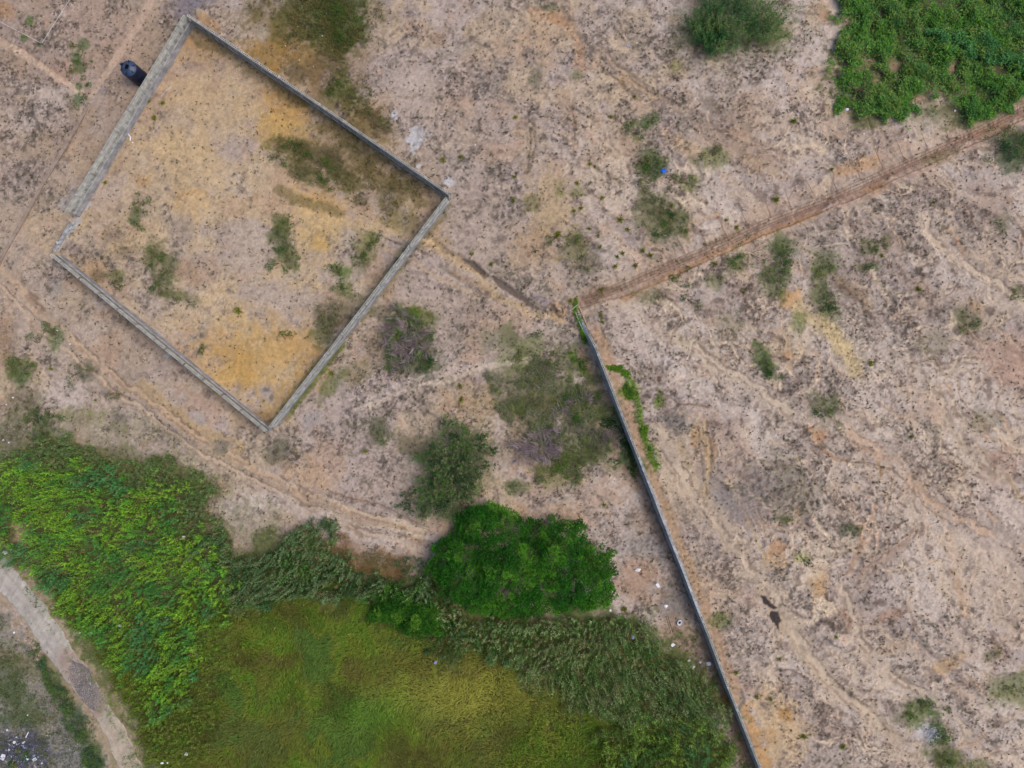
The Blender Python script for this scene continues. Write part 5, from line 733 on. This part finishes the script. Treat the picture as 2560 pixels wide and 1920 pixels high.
# green strips along the long wall
low('wall_weeds', [(1515, 905), (1545, 912), (1562, 908), (1588, 930), (1580, 960), (1600, 1000), (1612, 1050), (1625, 1080), (1645, 1120), (1650, 1170), (1630, 1165), (1600, 1110), (1588, 1060), (1575, 1000), (1555, 975), (1560, 945), (1540, 925)], 6500, .02, .35, [(70, 108, 28), (88, 124, 32), (60, 92, 34)], 'bright green creeping weeds along the right side of the long wall', L=.2, W=.1, jit=10, gap=.5, seed=78, scale=20, cat='weeds')
low('wall_weeds', [(1505, 1040), (1545, 1055), (1562, 1080), (1580, 1150), (1592, 1200), (1580, 1190), (1560, 1120), (1540, 1075), (1510, 1070)], 1500, .02, .35, [(44, 70, 38), (56, 86, 40)], 'dark green weeds along the left foot of the long wall', L=.22, W=.1, jit=8, seed=79, scale=20, cat='weeds')
low('wall_weeds', [(1440, 740), (1448, 750), (1444, 775), (1452, 800), (1462, 838), (1466, 860), (1458, 862), (1446, 815), (1436, 780), (1434, 760)], 900, .02, .3, [(70, 104, 30), (88, 116, 40)], 'bright green weeds along the left board of the trench head', L=.2, W=.08, jit=2, seed=82, scale=20, cat='weeds')
# yellow-green tufts: one of a few meshes, copied
def tuftmesh(seed):
    n = 70; rr = np.random.RandomState(seed); pos = np.stack([rr.randn(n)*.08, rr.randn(n)*.08, np.zeros(n)], -1)
    q = diamonds(pos, tilt_dirs(n, .15, 1.25), .22+.24*rr.rand(n), .05, pick([(124, 124, 36), (108, 116, 36), (96, 104, 44)], n, 1.5, .2), .1); return npmesh('grass_tuft', q[0], np.arange(n*4).reshape(n, 4), q[1])
tm = [tuftmesh(i) for i in range(4)]
for m in tm: m.materials.append(M_leaf)
rr = random.Random(3); proto = None
for i, (x, y, s) in enumerate([(373, 254, 1), (408, 258, 1.1), (388, 296, 1.1), (262, 456, .9), (1108, 400, 1.2), (1152, 392, 1), (1528, 292, .9), (1587, 241, .8), (1475, 410, .8), (1487, 417, .7), (1443, 458, 1), (1285, 443, .9), (1288, 295, .9), (1982, 305, 1.5), (1940, 498, 1.6), (2080, 423, .9), (595, 775, 1.6), (128, 922, .8), (990, 508, 1), (1227, 661, .9), (831, 932, 1.1), (1180, 635, 1), (1282, 502, 1), (1395, 586, 1.5), (1435, 528, .9), (1453, 520, 1), (1505, 495, 1), (1550, 550, 1.3), (1568, 574, 1), (1473, 571, .8), (1495, 589, .8), (1556, 634, 1), (1500, 618, .9), (1543, 643, .9), (1606, 627, 1.1), (1625, 640, 1.3), (1537, 667, 1), (1588, 665, 1.2), (1817, 549, .8), (1844, 567, 1.1), (1502, 788, .9), (1506, 805, .9), (1503, 724, 1.1), (1426, 752, 1.1), (1678, 515, .9), (1785, 660, 1.2), (1860, 730, .8), (2205, 640, 1), (2178, 907, 1.2), (2298, 722, 1.3), (1492, 1005, 1), (1510, 1262, .9), (1335, 1005, 1), (2278, 1092, .9), (1560, 1520, 1.3), (1840, 1680, 1.1), (1890, 1740, .9), (2008, 1840, 1.4), (2105, 1865, 1.2), (1948, 1646, .8), (2090, 1592, .8), (1925, 1745, 1), (1153, 1000, 1.2), (1165, 1070, 1.1), (915, 1128, .9), (240, 1000, .7), (1150, 965, 1), (2330, 508, .8)]):
    o = link('grass_tuft', tm[i % 4]) if proto is None else proto.copy()
    if proto is None: proto = o
    else: C.collection.objects.link(o); o.data = tm[i % 4]
    o.location = on(x, y); o.scale = (s, s, s); o.rotation_euler = (0, 0, rr.random()*6); tag(o, where('bright yellow-green grass tuft' if s > .85 else 'small yellow-green grass tuft', x, y), 'grass tuft', 'yellow-green grass tufts')
# ------------------------------------------------------------------ litter and loose objects
def bagmesh(seed, fl=.45):
    import bmesh
    b = bmesh.new(); bmesh.ops.create_icosphere(b, subdivisions=2, radius=.5); rr = random.Random(seed)
    for v in b.verts:
        q = 1+rr.uniform(-.28, .28); v.co.x *= q*(1+.25*math.sin(seed*3+v.co.y*5)); v.co.y *= q*.8; v.co.z = max(-.2, v.co.z)*fl*q+.1
    me = bpy.data.meshes.new('bag'); b.to_mesh(me); b.free(); return me
def litter(x, y, w_, kind, ang=0, look=None, h=.0):
    mat = {'w': M_white, 'p': M_pale, 'b': M_blue, 'g': M_bluegrey}[kind[0]]; shp = kind[1]
    nm, cat = {'o': ('plastic_bag', 'plastic bag'), 's': ('sheet_scrap', 'scrap'), 'r': ('rubble_chunk', 'rubble'), 't': ('stick', 'stick')}[shp]
    if shp in 'or': me = bagmesh(int(x*3+y), .5 if shp == 'o' else .7); sc = (w_, w_, w_)
    else:
        m = MB(); rr = random.Random(int(x+y)); hw = .5; q = [(-hw, -.3+rr.uniform(-.1, .1)), (0, -.4), (hw, -.3+rr.uniform(-.15, .1)), (hw+rr.uniform(-.2, .1), .1), (hw*.8, .32), (-.05, .25+rr.uniform(0, .2)), (-hw, .3)]
        if shp == 't': q = [(-.5, -.07), (.5, -.06), (.5, .06), (-.5, .07)]
        n = len(q); m.v = [(a, b_, .02+rr.uniform(0, .04)) for a, b_ in q]+[(a, b_, .08+rr.uniform(0, .10)) for a, b_ in q]; m.f = [tuple(range(n, 2*n)), tuple(range(n-1, -1, -1))]+[(i, (i+1) % n, n+(i+1) % n, n+i) for i in range(n)]
        me = bpy.data.meshes.new('scrap'); me.from_pydata(m.v, [], m.f); sc = (w_, w_, w_ if shp != 't' else .5)
    o = link(nm, me, mat if shp != 'r' else (M_rubble if kind[0] == 'p' else M_white)); o.location = on(x, y, h); o.scale = sc; o.rotation_euler = (0, 0, ang); tag(o, where(look, x, y), cat, 'litter on the ground'); return o
LT = [(1658, 428, .62, 'bo', .4, 'bright blue crumpled plastic bag'), (1571, 115, .34, 'go', 0, 'blue-white plastic scrap'), (1592, 108, .16, 'wo', 0, 'tiny white scrap'), (2119, 272, .42, 'wo', 0, 'white plastic bag'), (2387, 277, .28, 'wo', 1, 'white plastic bag'), (2160, 334, .18, 'wo', 0, 'tiny white scrap'), (810, 121, .34, 'ps', .2, 'torn white sheet'), (713, 114, .12, 'wo', 0, 'tiny white scrap'), (748, 150, .11, 'wo', 0, 'tiny white scrap'), (784, 167, .12, 'wo', 0, 'tiny white scrap'), (807, 92, .12, 'wo', 0, 'tiny white scrap'), (703, 4, .14, 'wo', 0, 'tiny white scrap'),
      (333, 357, .14, 'wo', 0, 'tiny white scrap'), (300, 367, .16, 'wo', 0, 'small white scrap'), (257, 368, .14, 'wo', 0, 'tiny white scrap'), (183, 197, .12, 'wo', 0, 'tiny white scrap'), (1188, 362, .16, 'wo', 0, 'small white scrap'), (1065, 443, .18, 'wo', 0, 'small white scrap'), (969, 790, .2, 'go', 0, 'pale blue scrap'), (141, 826, .2, 'wo', 0, 'small white scrap'), (172, 860, .2, 'wo', 0, 'small white scrap'),
      (31, 994, .2, 'wo', 0, 'small white bag'), (14, 1011, .22, 'po', 0, 'grey-white bag'), (10, 1100, .24, 'wo', 0, 'white bag'), (24, 1106, .2, 'wo', 0, 'small white bag'), (20, 1136, .3, 'po', 0, 'pale bag'), (8, 1180, .5, 'ps', .6, 'pale torn sheet'), (472, 1337, .42, 'wo', .3, 'white plastic bag in the grass'), (34, 1375, .55, 'po', 0, 'large pale bag beside the road'), (46, 1368, .22, 'wo', 0, 'small white bag'), (1594, 1424, .55, 'wo', .2, 'white flattened box'), (1643, 1462, .50, 'ws', 2.2, 'bright white folded sheet'), (1663, 1514, .46, 'wo', 0, 'blue-white plastic bag'), (1523, 1519, .3, 'wo', 0, 'small white bag'), (1578, 1584, .42, 'gs', 1.4, 'lavender plastic strip'), (1633, 1592, .36, 'go', 0, 'lavender plastic bag'), (1681, 1610, .44, 'ws', .8, 'white torn sheet'), (1722, 1651, .4, 'ps', 1.9, 'pale torn sheet'), (1750, 1655, .26, 'po', 0, 'small pale bag'), (1733, 1668, .42, 'ws', 1.2, 'white curved scrap'), (1772, 1659, .52, 'ws', .1, 'white square sheet'), (1781, 1767, .36, 'go', 0, 'lavender plastic bag'), (1793, 1817, .3, 'go', 0, 'lavender plastic scrap'), (1822, 1861, .26, 'go', 0, 'small lavender scrap'), (1091, 1648, .4, 'gs', 1.3, 'blue-white scrap in the meadow'), (1716, 1508, .16, 'wo', 0, 'tiny white scrap'),
      (36, 1581, .28, 'ws', .8, 'small white paper'), (200, 1581, .3, 'wo', .8, 'white scrap'), (239, 1575, .42, 'po', .4, 'pale bag'), (312, 1557, .38, 'wo', 0, 'white bag'), (474, 1876, .4, 'wo', 0, 'round white bag'), (414, 1898, .28, 'wo', 0, 'white scrap'), (428, 1897, .2, 'wo', 0, 'small white scrap'), (404, 1909, .26, 'wo', 0, 'pale scrap'), (522, 1916, .36, 'po', 0, 'cream bag'), (376, 1873, .2, 'wo', 0, 'small white scrap'),
      (65, 1839, .7, 'wt', 1.1, 'cream board offcut'), (119, 1841, .52, 'wt', 0, 'short white board'), (188, 1865, .5, 'wt', .7, 'pale plank scrap'), (66, 1790, .2, 'wo', 0, 'small white scrap'), (16, 1826, .3, 'po', 0, 'pale scrap'), (38, 1845, .22, 'wo', 0, 'small white bag'), (33, 1858, .38, 'ws', .2, 'white sheet scrap'), (40, 1863, .3, 'wo', 0, 'pinkish white scrap'), (56, 1858, .34, 'ws', .9, 'pale blue-white sheet'), (54, 1866, .22, 'go', 0, 'lavender scrap'), (61, 1872, .36, 'go', 0, 'blue-grey bag'), (18, 1878, .3, 'po', 0, 'curled pale scrap'), (3, 1895, .7, 'ws', 1.2, 'large white-blue sheet'), (66, 1900, .32, 'ws', 0, 'white scrap'), (82, 1891, .3, 'gs', .4, 'pale strip'), (92, 1895, .28, 'go', 1, 'blue-grey scrap'), (84, 1900, .5, 'ps', .5, 'grey-green sheet'), (102, 1911, .22, 'wo', 0, 'round white scrap'), (171, 1876, .18, 'wo', 0, 'tiny white scrap'), (86, 1918, .4, 'wt', -.8, 'white strip'), (24, 1852, .3, 'wt', .2, 'thin white stick')]
for x, y, w_, k_, a, lb_ in LT:
    hgt = .5 if inpoly(np.array([x]), np.array([y]), TALL)[0] else (.35 if inpoly(np.array([x]), np.array([y]), MED)[0] or x > 1500 and y > 1480 and x < 1720 and inpoly(np.array([x]), np.array([y]), THK)[0] else 0)
    litter(x, y, w_, k_, a, lb_, hgt*2.2 if hgt else 0.)
# the rubbish heap itself: hundreds of crumbs nobody could count
n = 900; x = 45+rs.randn(n)*42; y = 1885+rs.randn(n)*26; m = (x > -60) & (y < 2000) & (x < 125); x = x[m]; y = y[m]; n = len(x)
q = diamonds(px2w(x, y, .06), tilt_dirs(n, 1.1, 1.57), .08+.22*rs.rand(n)**2, .05+.12*rs.rand(n)**2, pick([(130, 134, 170), (80, 84, 120), (60, 62, 92), (170, 174, 196), (96, 92, 110)], n, 1.0, .2))
tag(dmesh('rubbish', [q], M_dry), 'blue-grey crumbs of household rubbish in the bottom left corner', 'rubbish', kind='stuff')
# grey stones on the road and its wet gravel patch
gp = strip('gravel_patch', [(178, 1650), (195, 1685), (215, 1720), (232, 1752), (240, 1776)], lambda q: 30*np.clip(1-np.abs((q[:, 1]-1714)/66)**3, .12, 1), 2.5, lambda x, y, t: np.stack([112+0*x, 106+0*x, 110+0*x], -1)*(.9+.2*fbm(x, y, 6, 2, 28)[..., None]), .05, M_ground, 4., 9); tag(gp, kind='structure')
n = 700; a = rs.rand(n)*6.28; r = np.sqrt(rs.rand(n)); x = 210+r*np.cos(a)*26+(r*np.sin(a))*24; y = 1716+r*np.sin(a)*52
q = diamonds(px2w(x, y, .075), tilt_dirs(n, 1.3, 1.57), .06+.10*rs.rand(n), .05+.06*rs.rand(n), pick([(150, 150, 158), (128, 124, 130), (168, 168, 170), (108, 104, 110)], n, 1.0, .1))
tag(dmesh('gravel', [q], M_dry), 'grey gravel chips spread on the dirt road', 'gravel', kind='stuff')
n = 700; a = rs.rand(n)*6.28; r = np.sqrt(rs.rand(n)); x = 2330+rs.randn(n)*10; y = 1836+rs.randn(n)*9; q = diamonds(px2w(x, y, .03), tilt_dirs(n, 1.2, 1.57), .08+.1*rs.rand(n), .08, pick([(190, 190, 200), (160, 158, 168)], n, 1.0, .1)); tag(dmesh('white_gravel', [q], M_dry), 'white gravel spill among shrubs at the lower right', 'gravel', kind='stuff')
# small loose objects
m = MB(); pts = [P(322, 336), P(328.5, 345), P(327, 353)]; b0 = np.array(on(325, 345)); zz = .12
q = [np.array([p[0], p[1], b0[2]+zz])-b0 for p in pts]; m.tube(q[0], q[1], .07, 8); m.tube(q[1]-(q[1]-q[0])*.03, q[2], .07, 8); o = m.build('bent_pipe', M_white); o.location = b0; tag(o, 'short bent white pipe lying inside the plot by the left wall', 'pipe')
bar_thing('wooden_plank', (720, 968), (716, 1000), .14, .07, M_wood, 'pinkish wooden plank lying on sand near the bottom plot corner', 'plank')
bar_thing('wooden_pole', (1666, 1540), (1679, 1583), .07, .07, M_wood, 'long pale wooden pole lying between reeds and long wall', 'pole')
bar_thing('thin_stick', (1669, 1540), (1682, 1583), .04, .05, M_bark, 'thin dark stick lying right beside the pale pole', 'stick')
bar_thing('thin_stick', (93, 1490), (92, 1519), .05, .05, M_bark, 'thin brown stick lying on the dirt road', 'stick')
bar_thing('thin_stick', (428, 214), (400, 242), .035, .04, M_pale, 'thin pale stick lying beside the plot wall near the tank', 'stick')
o = bar_thing('hollow_block', (1707, 1482), (1712, 1489), .2, .2, M_wall_cool, 'single hollow concrete block lying beside the long wall', 'concrete block')
for a_, b_ in (((1707.9, 1483.3), (1709.3, 1485.2)), ((1710, 1486.2), (1711.4, 1488))):
    m = MB(); u = np.array(P(*a_)[:2])-np.array(o.location[:2]); v = np.array(P(*b_)[:2])-np.array(o.location[:2]); m.prism(u, v, .11, .19, .225); m.build('cavity', M_black, o)
m = MB(); b0 = np.array(on(1697, 1554)); m.lathe([(.20, 0), (.27, .02), (.28, .3), (.24, .3), (.2, .05), (0, .05)], 20); o = m.build('plastic_bucket', M_white, None, True); o.location = b0; o.scale = (.9, 1.15, .7); o.rotation_euler = (0, 0, -.6); tag(o, 'white plastic tub with dark inside lying near the long wall', 'tub')
m = MB(); m.lathe([(.13, .12), (0, .12)], 16); m.build('inside', noise_mat('tub_inside', (20, 40, 80), (30, 50, 95), 3, 3), o)
for i, (a_, b_, lb_) in enumerate([((-14, 48), (109, 112), 'taut white string line at the far upper left, left length'), ((109, 112), (180, -6), 'taut white string line at the far upper left, right length')]):
    m = MB(); p0 = np.array(on(*a_)); p1 = np.array(on(*b_))+np.array([0, 0, .3]); r_ = empty('string_line', tuple(p0)); tag(r_, lb_, 'string line'); m.tube((0, 0, .3), p1-p0, .014, 5); m.build('string', M_white, r_); m = MB(); m.tube((0, 0, -.1), (0, 0, .4), .03, 6); m.build('peg', M_bark, r_); m = MB(); m.tube(p1-p0+(0, 0, -.4), p1-p0+(0, 0, .08), .03, 6); m.build('peg', M_bark, r_)
# dead branch and bare twigs standing in the lower thicket
for i, (x, y, lb_) in enumerate([(2140, 235, 'bare grey dead branch in the creepers at the upper right'), (1370, 1660, 'bare pale dead reed stems in the thicket'), (1530, 1740, 'brown broken reed stems in the thicket')]):
    r_ = empty('dead_branch', on(x, y)); tag(r_, lb_, 'branch'); m = MB(); rr = random.Random(i)
    for k in range(16): a = rr.uniform(0, 6.28); l = rr.uniform(.6, 1.8); b1 = np.array([rr.uniform(-.5, .5), rr.uniform(-.5, .5), .9]); m.tube(b1, b1+np.array([math.cos(a)*l, math.sin(a)*l, rr.uniform(.1, .8)]), .035, 5, .012); m.tube((0, 0, -.1), b1, .03, 4)
    m.build('twigs', M_bark, r_)
